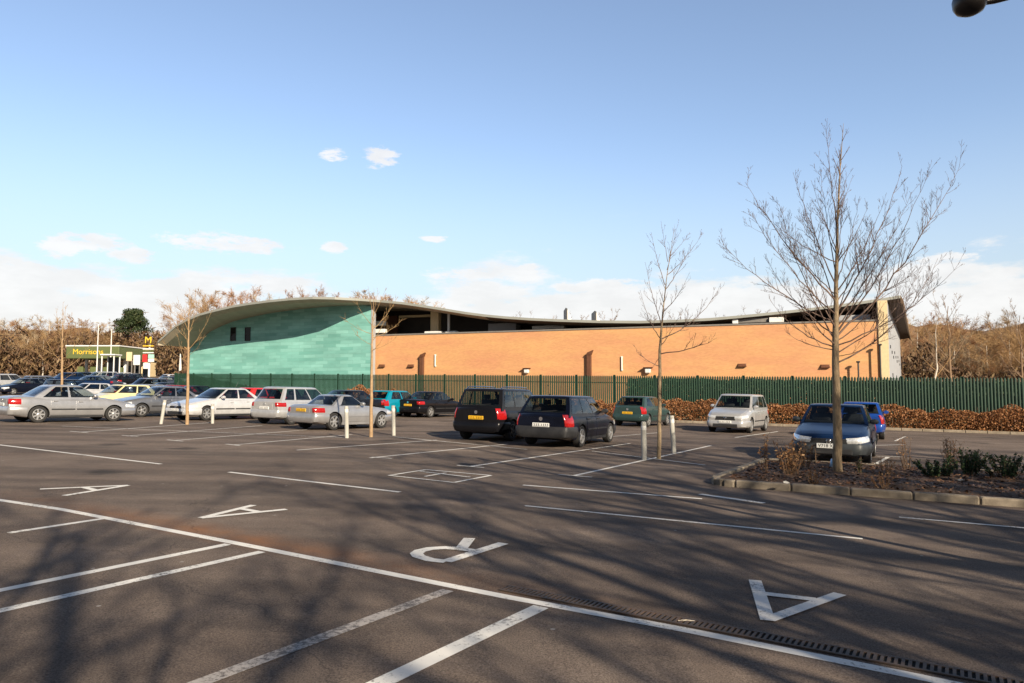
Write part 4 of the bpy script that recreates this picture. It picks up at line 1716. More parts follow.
for b in range(nb_):
    s0 = b * bay
    mb = MB()
    npale = 19
    for i in range(npale):
        s = s0 + bay * (i + .5) / npale
        p = FL + fd * s
        pale(mb, s, G(p.x, p.y) + .06, ftop(s), .035)
    for hfrac in (.20, .82):
        pts = []
        for ss in (s0 + .04, s0 + bay - .04):
            p = FL + fd * ss
            g_ = G(p.x, p.y)
            z = g_ + (ftop(ss) - g_) * hfrac
            pts.append((p + inv, z + inv.z))
        (a, za), (c, zc) = pts
        mb.loft([[(a + fnrm * .012).to_2d().to_3d() + Vector((0, 0, za - .03)), (a - fnrm * .03).to_2d().to_3d() + Vector((0, 0, za - .03)),
                  (a - fnrm * .03).to_2d().to_3d() + Vector((0, 0, za + .03)), (a + fnrm * .012).to_2d().to_3d() + Vector((0, 0, za + .03))],
                 [(c + fnrm * .012).to_2d().to_3d() + Vector((0, 0, zc - .03)), (c - fnrm * .03).to_2d().to_3d() + Vector((0, 0, zc - .03)),
                  (c - fnrm * .03).to_2d().to_3d() + Vector((0, 0, zc + .03)), (c + fnrm * .012).to_2d().to_3d() + Vector((0, 0, zc + .03))]])
    mb.build('fence_panel', M_GREEN, fence)
for b in range(nb_ + 1):
    s = b * bay
    p = FL + fd * s
    mb = MB()
    B = Matrix((fd, -fnrm, Vector((0, 0, 1)))).transposed().to_4x4()
    B.translation = p + inv
    g_ = G(p.x, p.y) + inv.z
    zt = ftop(s) + inv.z + .03
    for lo, hi in (((-.06, -.05, g_ - .1), (-.05, .05, zt)), ((.05, -.05, g_ - .1), (.06, .05, zt)), ((-.05, -.006, g_ - .1), (.05, .006, zt))):
        mb.box(lo, hi, Matrix.Translation((p + inv).to_2d().to_3d()) @ B.to_3x3().to_4x4())
    mb.build('post', M_GREEN, fence)
# return fence at the left end
RL = FL + GA * 26
fence2 = empty('palisade_fence', onG(FL) - fd * .25)
tag(fence2, 'short green palisade fence turning back beside the teal wall end', 'fence')
inv = -fence2.location
mb = MB()
_fd, _fn = fd, fnrm
O2 = FL - fd * .25
for i in range(150):
    p = O2 + GA * (i * .17)
    q = p + inv
    z0, z1 = G(p.x, p.y) + .05 + inv.z, ZL + inv.z + .012 * i * .17
    mb.box((-.034, -.01, z0), (.034, .01, z1), Matrix.Translation((q.x, q.y, 0)) @ basis(GA).to_4x4())
mb.build('fence_panel', M_GREEN, fence2)
mb = MB()
for i in range(10):
    p = O2 + GA * (i * 2.75) + GR * .07
    q = p + inv
    mb.box((-.05, -.05, G(p.x, p.y) - .1 + inv.z), (.05, .05, ZL + inv.z + .05 + .012 * i * 2.75), Matrix.Translation((q.x, q.y, 0)) @ basis(GA).to_4x4())
mb.build('post', M_GREEN, fence2)

# ------------------------------------------------------------------ hedges
M_BEECH = leaf_mat('copper_hedge_leaves', (0.10, 0.036, 0.014), (0.23, 0.095, 0.035), (0.38, 0.19, 0.085))
M_IVY = leaf_mat('ivy_leaves', (0.010, 0.026, 0.010), (0.022, 0.048, 0.018), (0.045, 0.075, 0.028))


def hedge(name, label, a, b, width, h, n, m, seed, leaf=.055, cat='hedge', gap=0.0, side=1, twig=True, hvar=.35):
    rg = random.Random(seed)
    root = empty(name, onG(a))
    tag(root, label, cat)
    d = (b - a)
    L = d.length
    d.normalize()
    nn = Vector((-d.y, d.x, 0)) * side
    mb = MB()
    for i in range(n):
        s = rg.random() * L
        q = rg.random()
        w = width * q
        nz = mnoise.noise(Vector((s * .55, seed, 0))) + .5 * mnoise.noise(Vector((s * 1.9, seed, w * 2)))
        hh = h * (1 + hvar * nz) * (1 - .35 * (2 * q - 1) ** 4)
        z = hh * (1 - rg.random() ** 1.6)
        bul = .16 * mnoise.noise(Vector((s * 1.2, z * 2.2, seed + 3)))
        p = a + d * s + nn * (w + bul)
        if gap and mnoise.noise(Vector((s * .8, z * .8, seed + 9))) < -gap:
            continue
        p = Vector((p.x, p.y, G(p.x, p.y) + z + .04)) - root.location
        sz = leaf * rg.uniform(.6, 1.3)
        e1, e2 = rdir(rg) * sz, rdir(rg) * sz * .7
        mb.quad(p - e1, p - e2, p + e1, p + e2)
    mb.build('foliage', m, root)
    if twig:
        mb = MB()
        for i in range(int(L * 7)):
            s = rg.random() * L
            p = a + d * s + nn * width * rg.uniform(.2, .8)
            p = Vector((p.x, p.y, G(p.x, p.y))) - root.location
            t = p + Vector((rg.uniform(-.25, .25), rg.uniform(-.25, .25), h * rg.uniform(.7, 1.2)))
            mb.tube([p, p.lerp(t, .5) + rdir(rg) * .05, t], [.014, .009, .004], 4, cap=False)
        mb.build('stem', M_WOODB, root)
    return root


hedge('hedge', 'copper-brown leaf-holding hedge below the green fence on the right', H0, H1, 1.25, 1.05, 64000, M_BEECH, 3, .05, gap=.62, hvar=.5)
ha = Vector((-9.9, 42.5, 0))
hedge('hedge', 'short orange-brown hedge behind the roof of the silver coupe', ha, ha + GR * 3.4, 1.0, 1.35, 5200, M_BEECH, 5, .06)
# dark shrubs growing behind the right half of the fence
hedge('evergreen_hedge', 'dark evergreen hedge growing close behind the green fence', Vector((7.6, 48.4, 0)), Vector((30, 34.6, 0)), 1.0, 2.5, 64000, M_IVY, 8, .095, hvar=.035)

# ------------------------------------------------------------------ the store
M_BRICK = tile_mat('orange_brick', (0.62, 0.325, 0.160), (0.54, 0.275, 0.130), (0.55, 0.325, 0.17), .225, .075, .010, noise_amt=.12, nscale=.22, nstretch=(1, 4, 1), tint=((.48, .42, .44), (.55, .57, .49)))
M_TEAL = tile_mat('teal_slabs', (0.155, 0.40, 0.355), (0.245, 0.53, 0.48), (0.17, 0.39, 0.345), 1.35, .30, .012, off=.37, noise_amt=.10, nscale=.22, rough=.6, nstretch=(1, 4, 1))
M_ROOFE = mat('roof_edge_metal', (0.27, 0.28, 0.26), rough=.6, metal=.0, var=.1, scale=.6)
M_SOFFIT = mat('roof_soffit_boards', (0.42, 0.36, 0.27), rough=.7, var=.1, scale=1.5, stretch=(1, .08, 1))
M_ROOFT = mat('roof_membrane', (0.30, 0.31, 0.30), rough=.6, var=.1)
M_DARKC = mat('dark_cladding', (0.035, 0.026, 0.020), rough=.6, var=.3, scale=.8)
M_GREYC = mat('pale_grey_cladding', (0.36, 0.37, 0.39), rough=.55, var=.06, scale=.6)
M_CREAM = mat('cream_render', (0.66, 0.52, 0.31), rough=.8, var=.06)
M_COPE = mat('coping_metal', (0.20, 0.185, 0.17), rough=.5, var=.15)
M_WHITE = mat('white_panel', (0.74, 0.74, 0.72), rough=.5, var=.06)
M_WINF = mat('window_frame_dark', (0.03, 0.03, 0.033), rough=.5)
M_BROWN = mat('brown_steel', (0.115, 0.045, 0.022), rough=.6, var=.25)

store = empty('supermarket', (0, 60, G(0, 60)))
tag(store, 'supermarket with teal slab wall, orange brick wall and sweeping curved roof', 'building')
SINV = -store.location

# brick wall
BR = at(880, 319.3, 50.0)
BL = at(371, 334.8, 64.0)
ztopL, ztopR = BL.z, BR.z
bdir = Vector((BR.x - BL.x, BR.y - BL.y, 0))
blen = bdir.length
bdir.normalize()
bnrm = Vector((bdir.y, -bdir.x, 0))


def slab(name, p0, p1, zb0, zb1, zt0, zt1, thick, m, nrm, uvm=False, parent=store, off=0.0, seg=None):
    """upright wall slab between plan points; the face at p is the outer one"""
    mb = MB()
    o = nrm * off
    a, b = Vector((p0.x, p0.y, 0)) + o, Vector((p1.x, p1.y, 0)) + o
    t = -nrm * thick
    z = lambda p, h: Vector((p.x, p.y, h)) + SINV
    mb.loft([[z(a, zb0), z(a + t, zb0), z(a + t, zt0), z(a, zt0)], [z(b, zb1), z(b + t, zb1), z(b + t, zt1), z(b, zt1)]])
    d = (b - a).normalized()
    uv = (lambda co: (((co - SINV) - a).to_2d().to_3d().dot(d), co.z)) if uvm else None
    ob = mb.build(name, m, parent, uv=uv)
    recalc(ob)
    return ob


slab('brick_wall', BL, BR, -2, -2, ztopL - .12, ztopR - .12, .4, M_BRICK, bnrm, True)
slab('coping', BL, BR, ztopL - .115, ztopR - .115, ztopL, ztopR, .5, M_COPE, bnrm, off=.05)

# roof: front edge in plan, curve of its height from the sight lines
edge_px = [(158, 341), (166, 334), (176, 325), (188, 318.5), (200, 313.5), (216, 309.3), (234, 305.2), (250, 302.6), (270, 300), (290, 298), (313, 296.8), (335, 297.2), (360, 298.6),
           (380, 300), (402, 302), (420, 304.6), (443, 308.2), (465, 311.8), (485, 314.4), (505, 316.3), (530, 318), (560, 319.3), (600, 320.5), (640, 320.8), (680, 319.6), (710, 318),
           (740, 315.4), (770, 312.4), (800, 309.2), (830, 305.6), (855, 302.2), (880, 298.6), (900, 295.4)]


TCX, TLX = at(371.5, 305, 63.0).x, at(190, 350, 71.5).x


def edgeY(px):
    u = (px - 512) / F
    if px <= 370:
        # runs in front of the teal wall, bulging out towards the left
        sl = (71.5 - 63.0) / (TLX - TCX)
        ov = interp([(100, 5.0), (250, 4.9), (300, 4.6), (325, 4.0), (350, 2.7), (370, .6)], px)
        return (63.0 - sl * TCX) / (1 - sl * u) - ov
    else:
        x0, y0, sl = -12.34, 62.4, -.30
    # Y = y0 + sl (uY - x0)
    return (y0 - sl * x0) / (1 - sl * u)


EDGE = [at(px, py, edgeY(px)) for px, py in edge_px]
RD = Vector((.49, .87, 0)).normalized() * 42
TH = .40
mbs, mbf, mbt, mbd = MB(), MB(), MB(), MB()
MBS = mbs
n = len(EDGE)
front_t = [p + SINV for p in EDGE]
front_b = [p + SINV - Vector((0, 0, TH)) for p in EDGE]
back_t = [p + RD for p in front_t]
back_b = [p + RD for p in front_b]
lip = Vector((-.1, -.99, 0)) * .06
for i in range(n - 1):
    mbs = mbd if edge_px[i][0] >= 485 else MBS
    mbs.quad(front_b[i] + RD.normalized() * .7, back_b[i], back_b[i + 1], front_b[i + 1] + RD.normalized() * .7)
    mbt.quad(front_t[i], front_t[i + 1], back_t[i + 1], back_t[i])
    # fascia: upper light lip, lower band set back a little
    u0, u1 = front_t[i] + lip, front_t[i + 1] + lip
    dz = Vector((0, 0, .20))
    inb = RD.normalized() * .7
    mbf.quad(u0 - dz, u1 - dz, u1, u0)
    mbf.quad(u0, u1, front_t[i + 1], front_t[i])
    mbf.quad(front_t[i] - dz, front_t[i + 1] - dz, u1 - dz, u0 - dz)
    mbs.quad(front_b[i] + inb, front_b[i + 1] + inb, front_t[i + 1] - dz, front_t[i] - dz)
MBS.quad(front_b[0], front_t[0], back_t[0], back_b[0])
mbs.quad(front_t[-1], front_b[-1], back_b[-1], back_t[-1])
roof = mbt.build('roof', M_ROOFT, store, 60)
so = MBS.build('soffit', M_SOFFIT, roof, 30)
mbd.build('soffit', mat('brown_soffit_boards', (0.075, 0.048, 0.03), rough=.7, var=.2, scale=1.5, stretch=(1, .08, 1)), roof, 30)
fa = mbf.build('fascia', M_ROOFE, roof, 30)
# verge board on the right end of the roof
mb = MB()
e = EDGE[-1] + SINV
M_VERGE = mat('brown_verge_boards', (0.19, 0.12, 0.065), rough=.7, var=.2, scale=2)
vd = RD.normalized()
vn = Vector((vd.y, -vd.x, 0))
mb.loft([[e + vn * .02 + Vector((0, 0, .05)), e + vn * .22 + Vector((0, 0, -.42)), e + vn * .18 + Vector((0, 0, -.62)), e + vn * .02 + Vector((0, 0, -.5))],
         [e + RD + vn * .02 + Vector((0, 0, .05)), e + RD + vn * .22 + Vector((0, 0, -.42)), e + RD + vn * .18 + Vector((0, 0, -.62)), e + RD + vn * .02 + Vector((0, 0, -.5))]])
vb = mb.build('verge_board', M_VERGE, roof)
recalc(vb)


def soffit_z(x, y):
    """height of the roof's underside above a plan point (None outside)"""
    dx, dy = RD.x, RD.y
    for a, b in zip(EDGE, EDGE[1:]):
        ex, ey = b.x - a.x, b.y - a.y
        det = ex * (-dy) + dx * ey
        if abs(det) < 1e-9:
            continue
        rx, ry = x - a.x, y - a.y
        s = (rx * (-dy) + dx * ry) / det
        if -1e-6 <= s <= 1 + 1e-6:
            return a.z + (b.z - a.z) * s - TH
    return None


# teal wall: from the corner back to the left end, its top follows the soffit
TC = Vector((at(371.5, 305, 63.0).x, 63.0, 0))
TLp = Vector((at(190, 350, 71.5).x, 71.5, 0))
tdir = (TC - TLp)
tlen = tdir.length
tdir.normalize()
tn = Vector((tdir.y, -tdir.x, 0))
mb = MB()
cols = 48
top, bot, tob, bob = [], [], [], []
for i in range(cols + 1):
    p = TLp + tdir * (tlen * i / cols)
    z = soffit_z(p.x, p.y)
    if z is None:
        z = EDGE[0].z - TH
    z += .06 if i < cols - 1 else -.05
    top.append(Vector((p.x, p.y, z)) + SINV)
    bot.append(Vector((p.x, p.y, -2)) + SINV)
    q = p - tn * .5
    tob.append(Vector((q.x, q.y, z)) + SINV)
    bob.append(Vector((q.x, q.y, -2)) + SINV)
for i in range(cols):
    mb.quad(bot[i], bot[i + 1], top[i + 1], top[i])
    mb.quad(bob[i + 1], bob[i], tob[i], tob[i + 1])
    mb.quad(top[i], top[i + 1], tob[i + 1], tob[i])
mb.quad(bot[cols], bob[cols], tob[cols], top[cols])
mb.quad(bob[0], bot[0], top[0], tob[0])
tw = mb.build('teal_wall', M_TEAL, store, uv=lambda co: (((co - SINV) - TLp).to_2d().to_3d().dot(tdir) + 40, co.z))
# pale end strip of the teal wall
mb = MB()
B = Matrix((tdir, -tn, Vector((0, 0, 1)))).transposed().to_4x4()
p = TC + SINV
mb.box((.0, -.03, -2 + SINV.z), (.10, .53, top[-1].z + .02), Matrix.Translation((p.x, p.y, 0)) @ B)
mb.build('wall_end_trim', M_GREYC, store)
# two windows
for px in (232.5, 247):
    u = (px - 512) / F
    # intersection of the sight line with the wall plane
    t = (TLp.x * tdir.y - TLp.y * tdir.x) / (u * tdir.y - 1.0 * tdir.x)
    c = Vector((u * t, t, 0))
    z0, z1 = at(px, 341, t).z + SINV.z, at(px, 327.3, t).z + SINV.z
    M = Matrix.Translation((c + SINV).to_2d().to_3d()) @ B
    mb = MB()
    w = .34
    for lo, hi in (((-w, -.05, z0), (-w + .07, .05, z1)), ((w - .07, -.05, z0), (w, .05, z1)), ((-w + .07, -.05, z0), (w - .07, .05, z0 + .07)),
                   ((-w + .07, -.05, z1 - .07), (w - .07, .05, z1)), ((-w + .07, -.045, (z0 + z1) / 2 - .03), (w - .07, .05, (z0 + z1) / 2 + .03))):
        mb.box(lo, hi, M)
    wf = mb.build('window', M_WINF, store)
    mb = MB()
    mb.box((-w + .06, -.012, z0 + .06), (w - .06, .012, z1 - .06), M)
    mb.build('pane', M_GLASS, wf)

# end wall on the right, cream corner strip, grey cladding
CR = Vector((BR.x, BR.y, 0))
c1 = CR + bdir * .02
zr = soffit_z(CR.x + bdir.x * .5 + .3, CR.y + 1.0) or (EDGE[-1].z - .5)
ZE = EDGE[-1].z - .55
slab('corner_pier', c1 + bdir * .0 - bdir * .15, c1 + bdir * .45, -2, -2, ZE + .1, ZE + .1, .6, M_CREAM, bnrm, off=.10)
E0 = c1 + bdir * .46
E1 = E0 + RD.normalized() * 34
en = Vector((RD.y, -RD.x, 0)).normalized()
slab('end_wall', E0, E1, -2, -2, ZE, ZE, .4, M_GREYC, en)
# small dark boxes in two rows on the end wall
for k in range(9):
    for zz, hh, ww in ((2.2 + .45 * math.sin(k * 2.1), .28, .5), (4.6 - .25 * (k % 3), .22, .45)):
        p = E0 + RD.normalized() * (2.5 + k * 3.2)
        M = Matrix.Translation((p + SINV).to_2d().to_3d()) @ Matrix((RD.normalized(), en, Vector((0, 0, 1)))).transposed().to_4x4()
        mb = MB()
        mb.box((0, .0, zz + SINV.z), (ww, .05, zz + hh + SINV.z), M)
        mb.build('dark_box', M_WINF, store)

# set-back upper storey above the brick wall
def setback(px0, px1, back, m, name, zt=None, n=24):
    mb = MB()
    base = BL + (bdir * 0)
    def hit(px):
        u = (px - 512) / F
        q0 = Vector((BL.x, BL.y, 0)) - bnrm * back
        t = (q0.x * bdir.y - q0.y * bdir.x) / (u * bdir.y - bdir.x)
        return Vector((u * t, t, 0))
    P = [hit(px0 + (px1 - px0) * i / n) for i in range(n + 1)]
    for a, b in zip(P, P[1:]):
        za = soffit_z(a.x, a.y)
        zb = soffit_z(b.x, b.y)
        za = (za if za is not None else 6.2) + .05
        zb = (zb if zb is not None else 6.2) + .05
        if zt:
            za, zb = zt, zt
        mb.quad(a + SINV + Vector((0, 0, 1)), b + SINV + Vector((0, 0, 1)), b + SINV + Vector((0, 0, zb)), a + SINV + Vector((0, 0, za)))
    return mb.build(name, m, store)


setback(373, 720, 4.5, M_DARKC, 'upper_wall')
setback(720, 884, 5.5, M_DARKC, 'upper_wall')


def on_brick(px, py, back=0.0):
    u = (px - 512) / F
    q0 = Vector((BL.x, BL.y, 0)) - bnrm * back
    t = (q0.x * bdir.y - q0.y * bdir.x) / (u * bdir.y - bdir.x)
    z = at(px, py, t).z
    return Vector((u * t, t, z))


BB = Matrix((bdir, -bnrm, Vector((0, 0, 1)))).transposed().to_4x4()


def plant_box(px0, px1, y0, y1, back, depth, m, name, bev=.03):
    a, b = on_brick(px0, y1, back), on_brick(px1, y1, back)
    zt = on_brick((px0 + px1) / 2, y0, back).z
    zb = on_brick((px0 + px1) / 2, y1, back).z
    L = (Vector((b.x, b.y, 0)) - Vector((a.x, a.y, 0))).length
    mb = MB()
    mb.bbox((0, 0, zb + SINV.z), (L, depth, zt + SINV.z), bev, Matrix.Translation((a + SINV).to_2d().to_3d()) @ BB)
    return mb.build(name, m, store)


plant_box(430, 438, 309, 334, 2.0, .6, M_CREAM, 'column')
plant_box(447, 449.2, 311, 333, 1.6, .15, M_WHITE, 'column')
plant_box(424, 441, 331.2, 333.6, .8, .9, M_WHITE, 'column_base')
plant_box(445, 456, 331.0, 332.8, .8, .7, M_WHITE, 'column_base')
plant_box(398, 430, 315, 317.2, 3.4, .5, M_CREAM, 'beam')
plant_box(376, 396, 316, 336, 3.6, .4, M_BROWN, 'brown_panel')
plant_box(374, 383, 321, 325, .8, .5, M_WHITE, 'plant_unit')
plant_box(372, 384, 329, 333, .6, .5, M_WHITE, 'plant_unit')
plant_box(488, 516, 323.2, 331, 2.5, 1.2, M_GREYC, 'plant_unit')
plant_box(532, 564, 325.5, 329, 1.5, 1.2, M_WHITE, 'plant_unit')
plant_box(733, 739, 317.5, 323.6, .6, .8, M_WHITE, 'plant_unit')
plant_box(739.5, 769, 318, 322.6, .8, .8, M_COPE, 'plant_unit')
plant_box(770, 785, 317.2, 322.2, .6, .8, M_WHITE, 'plant_unit')
plant_box(840, 872, 315, 320.5, 1.2, 1.0, M_GREYC, 'plant_unit')
# rooflight fins above the low part of the roof
for px, w, h in ((567.5, 9, 10.5), (596.5, 10, 7.5)):
    Y = edgeY(px) + 9
    base_z = interp([(p[0], EDGE[i].z) for i, p in enumerate(edge_px)], px)
    a = at(px, 330, Y)
    b = at(px + w, 330, Y)
    zt_ = at(px, 319.3 - h, Y).z
    mb = MB()
    V = lambda p, z, dy=0: Vector((p.x, p.y + dy, z)) + SINV
    mb.loft([[V(a, base_z - .4), V(b, base_z - .4), V(a, zt_)], [V(a, base_z - .4, 3), V(b, base_z - .4, 3), V(a, zt_ - .2, 3)]])
    rl = mb.build('rooflight', M_WHITE, roof)
    recalc(rl)
    mb = MB()
    c = at(px - 1.6, 330, Y - .12)
    mb.loft([[V(c, base_z - .4), V(a, base_z - .4, -.12), V(a, zt_, -.12), V(c, zt_ + .1)], [V(c, base_z - .4, 2.8), V(a, base_z - .4, 2.6), V(a, zt_, 2.6), V(c, zt_ + .1, 2.8)]])
    rb = mb.build('rooflight_glazing', M_WINF, rl)
    recalc(rb)

# fittings and brown blocks on the brick wall, each its own thing
def wall_light(px, py, label, s=1.0):
    p = on_brick(px, py)
    o = empty('wall_light', p)
    tag(o, label, 'wall light', 'lights on the brick wall')
    mb = MB()
    M = BB
    mb.bbox((-.20 * s, -.30 * s, -.26 * s), (.20 * s, .0, .10 * s), .06 * s, M)
    mb.build('lamp_housing', M_WHITE, o)
    mb = MB()
    mb.box((-.28 * s, -.42 * s, .12 * s), (.34 * s, .0, .16 * s), M)
    mb.build('hood', M_BROWN, o)


wall_light(527, 370, 'white box light low on the brick wall above the black people carrier')
wall_light(648, 369.5, 'white box light on the brick wall just left of the slim tree', 1.1)
for px, py, lab in ((411, 366, 'small brown wall vent beside the left dark post'), (742, 365.5, 'small brown wall vent above the silver people carrier'), (825, 366.5, 'small brown wall vent left of the large bare tree'),
                    (382, 366, 'small brown wall vent nearest the teal wall')):
    p = on_brick(px, py)
    o = empty('wall_vent', p)
    tag(o, lab, 'vent', 'vents on the brick wall')
    mb = MB()
    mb.loft([[(-.30, -.004, -.10), (.30, -.004, -.10), (.30, -.004, .14), (-.30, -.004, .14)], [(-.26, -.22, -.08), (.34, -.22, -.08), (.22, -.05, .13), (-.22, -.05, .13)]], M=BB)
    vv = mb.build('cowl', M_BROWN, o)
    recalc(vv)
for px, y0, lab in ((422.5, 353, 'brown block with tilted cap on the left part of brick wall'), (589.5, 350.5, 'brown block with tilted cap at the middle of brick wall')):
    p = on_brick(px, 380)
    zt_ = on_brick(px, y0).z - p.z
    o = empty('wall_block', p)  # plain dark brown block with a slanted top against the wall
    tag(o, lab, 'block', 'brown blocks on the brick wall')
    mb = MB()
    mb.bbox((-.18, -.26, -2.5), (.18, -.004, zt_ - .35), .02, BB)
    mb.build('block_body', M_BROWN, o)
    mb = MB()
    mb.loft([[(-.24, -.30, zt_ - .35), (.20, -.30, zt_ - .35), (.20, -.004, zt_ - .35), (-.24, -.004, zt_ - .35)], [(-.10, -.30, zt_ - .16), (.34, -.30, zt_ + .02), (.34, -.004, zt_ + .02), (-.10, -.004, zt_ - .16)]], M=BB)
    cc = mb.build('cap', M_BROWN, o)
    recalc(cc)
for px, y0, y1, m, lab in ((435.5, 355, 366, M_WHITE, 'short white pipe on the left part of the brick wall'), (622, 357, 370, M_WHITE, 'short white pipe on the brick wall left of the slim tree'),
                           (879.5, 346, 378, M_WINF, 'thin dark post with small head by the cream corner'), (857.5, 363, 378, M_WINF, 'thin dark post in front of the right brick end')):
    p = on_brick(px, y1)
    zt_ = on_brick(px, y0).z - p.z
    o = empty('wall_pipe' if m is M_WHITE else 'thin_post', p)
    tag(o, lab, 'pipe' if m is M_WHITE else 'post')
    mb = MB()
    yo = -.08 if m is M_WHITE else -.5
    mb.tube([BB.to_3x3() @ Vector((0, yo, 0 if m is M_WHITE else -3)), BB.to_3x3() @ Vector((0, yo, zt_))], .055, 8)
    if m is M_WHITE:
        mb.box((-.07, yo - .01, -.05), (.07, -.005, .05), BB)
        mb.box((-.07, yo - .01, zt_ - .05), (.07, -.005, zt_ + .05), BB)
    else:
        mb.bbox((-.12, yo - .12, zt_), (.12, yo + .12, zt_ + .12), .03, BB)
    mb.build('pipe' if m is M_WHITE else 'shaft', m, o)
#---PART4---
# ------------------------------------------------------------------ posts beside the trees
M_POST = mat('pale_timber_post', (0.42, 0.41, 0.37), rough=.8, var=.2, scale=7, bump=.3, bscale=40, stretch=(1, 1, .3))
M_REFL = mat('post_band', (0.62, 0.62, 0.60), rough=.4, var=.08)
for (x, y), (tx, ty), lab in [((161, 424), (165, 400), 'leaning white post left of the slim tree by the white saloon'),
                              ((212.5, 423.5), (212.5, 404), 'upright white post in front of the white saloon'),
                              ((346.8, 438), (346.3, 406), 'white post in front of the silver coupe, left of the tree'),
                              ((393.8, 435.5), (393.2, 405.5), 'white post at the nose of the silver coupe, right of the tree'),
                              ((644.3, 460), (643.6, 421.5), 'white post left of the slim tree by the green hatchback'),
                              ((674, 453.5), (671.5, 415.5), 'leaning white post right of the slim tree by the green hatchback')]:
    b = gp(x, y)
    t = at(tx, ty, b.y)
    o = empty('marker_post', b)
    tag(o, lab, 'post', 'white posts beside the row trees')
    ax = t - b
    B = basis(Vector((0, -1, 0)), ax).to_4x4()
    H_ = ax.length
    mb = MB()
    mb.lathe([(.062, -.15), (.062, H_ - .03), (.055, H_ - .006), (.03, H_)], 14, B)
    sh = mb.build('shaft', M_POST, o, 35)
    mb = MB()
    mb.lathe([(.0635, H_ - .20), (.0650, H_ - .195), (.0650, H_ - .105), (.0635, H_ - .10)], 14, B)
    mb.build('band', M_REFL, sh, 35)

# ------------------------------------------------------------------ near cars
SIL = paint('silver', (0.40, 0.40, 0.41), metal=.55, rough=.32)
SIL2 = paint('light_silver', (0.48, 0.48, 0.485), metal=.4, rough=.32)
WHT = paint('silver_white', (0.54, 0.54, 0.55), metal=.2)
GREY = paint('dark_silver', (0.22, 0.225, 0.24), metal=.6, rough=.3)
BLK = paint('black', (0.007, 0.007, 0.009))
NAVY = paint('navy', (0.004, 0.006, 0.015))
BLUE = paint('deep_blue', (0.006, 0.020, 0.065), metal=.1)
BLUE2 = paint('bright_blue', (0.010, 0.055, 0.28), metal=.1)
GRN = paint('grey_green', (0.045, 0.085, 0.085), metal=.4)
TEAL = paint('turquoise', (0.0, 0.22, 0.32), metal=.1)
RED = paint('red', (0.55, 0.02, 0.015))
CREAM = paint('cream', (0.72, 0.62, 0.33))
DGREY = paint('slate', (0.06, 0.075, 0.10), metal=.4)
GB = 30.5       # heading of the bays
park(car('parked_car', 'silver saloon in profile at the far left, nose pointing right', 'saloon', SIL, plate='white', spokes=7), hdg(GB + 8), gp(112.5, 421.3), (1, -1))
park(car('parked_car', 'dark silver car facing left behind the leaning white post', 'saloon', GREY, plate='white'), hdg(GB + 184), gp(140.5, 417), (1, 1))
park(car('parked_car', 'silver-white saloon facing left in front of a red car roof', 'saloon', WHT, plate='white', spokes=6), hdg(GB + 180), gp(205.3, 420.6), (1, 1))
park(car('parked_car', 'light silver tall hatchback seen from behind, left of the coupe', 'compact', SIL2, plate='white', light='wide'), hdg(GB - 2), gp(290, 424.6), (-1, -1))
park(car('parked_car', 'silver two-seat coupe with yellow rear plate beside a white post', 'coupe', SIL, light='wide', spokes=6), hdg(GB + 4), gp(332.6, 430.2), (-1, -1))
park(car('parked_car', 'red car mostly hidden behind the silver-white saloon', 'hatch', RED), hdg(GB), gp(254, 415.5), (-1, -1))
park(car('parked_car', 'black car whose roof shows behind the silver coupe', 'saloon', BLK), hdg(GB + 180), gp(372, 418.5), (-1, 1))
park(car('parked_car', 'turquoise hatchback seen from behind with yellow plate', 'hatch', TEAL, light='tall'), hdg(GB), gp(391, 417.2), (-1, -1))
park(car('parked_car', 'black saloon with yellow plate left of the black people carrier', 'saloon', BLK, light='wide'), hdg(GB), gp(429.5, 417.6), (-1, -1))
park(car('parked_car', 'black people carrier with roof rails and tall red rear lights', 'mpv', BLK, light='tall', rails=True, wheels=mat('grey_rim', (.12, .12, .125), rough=.4, metal=.6)), hdg(GB - 5), gp(510, 441), (-1, -1))
park(car('parked_car', 'dark navy estate car with white plate beside the people carrier', 'estate', NAVY, light='tall', plate='white', trim=M_BLACKP), hdg(GB - 4), gp(579, 447), (-1, -1))
park(car('parked_car', 'grey-green hatchback with yellow plate behind the slim tree', 'hatch', GRN, light='tall'), hdg(GB + 2), gp(647, 426.8), (-1, -1))
park(car('parked_car', 'silver people carrier facing the camera in front of the hedge', 'mpv', SIL2, plate='white'), hdg(GB + 181), gp(749.5, 433.2), (1, 1))
park(car('parked_car', 'dark blue saloon facing the camera behind the large tree', 'saloon', BLUE, text='V718 XAF', plate='white', trim=mat('bumper_plastic', (.03, .035, .04), rough=.5)), hdg(GB + 178), gp(867, 464.3), (1, 1))
park(car('parked_car', 'small bright blue hatchback seen from behind by the hedge', 'hatch', BLUE2, plate='white', light='tall'), hdg(GB - 3), gp(881.8, 439.4), (-1, -1))
# ------------------------------------------------------------------ further rows on the left


def far_car(label, spec, pm, px, Y, deg, light='high'):
    c = car('parked_car', label, spec, pm, detail=False, light=light, group='cars in the far rows on the left')
    root, d = c
    p = gfar(px, Y)
    e = .4
    n_ = Vector((-(G(p.x + e, p.y) - G(p.x - e, p.y)) / (2 * e), -(G(p.x, p.y + e) - G(p.x, p.y - e)) / (2 * e), 1))
    root.location = p
    root.rotation_euler = basis(hdg(deg), n_).to_euler()


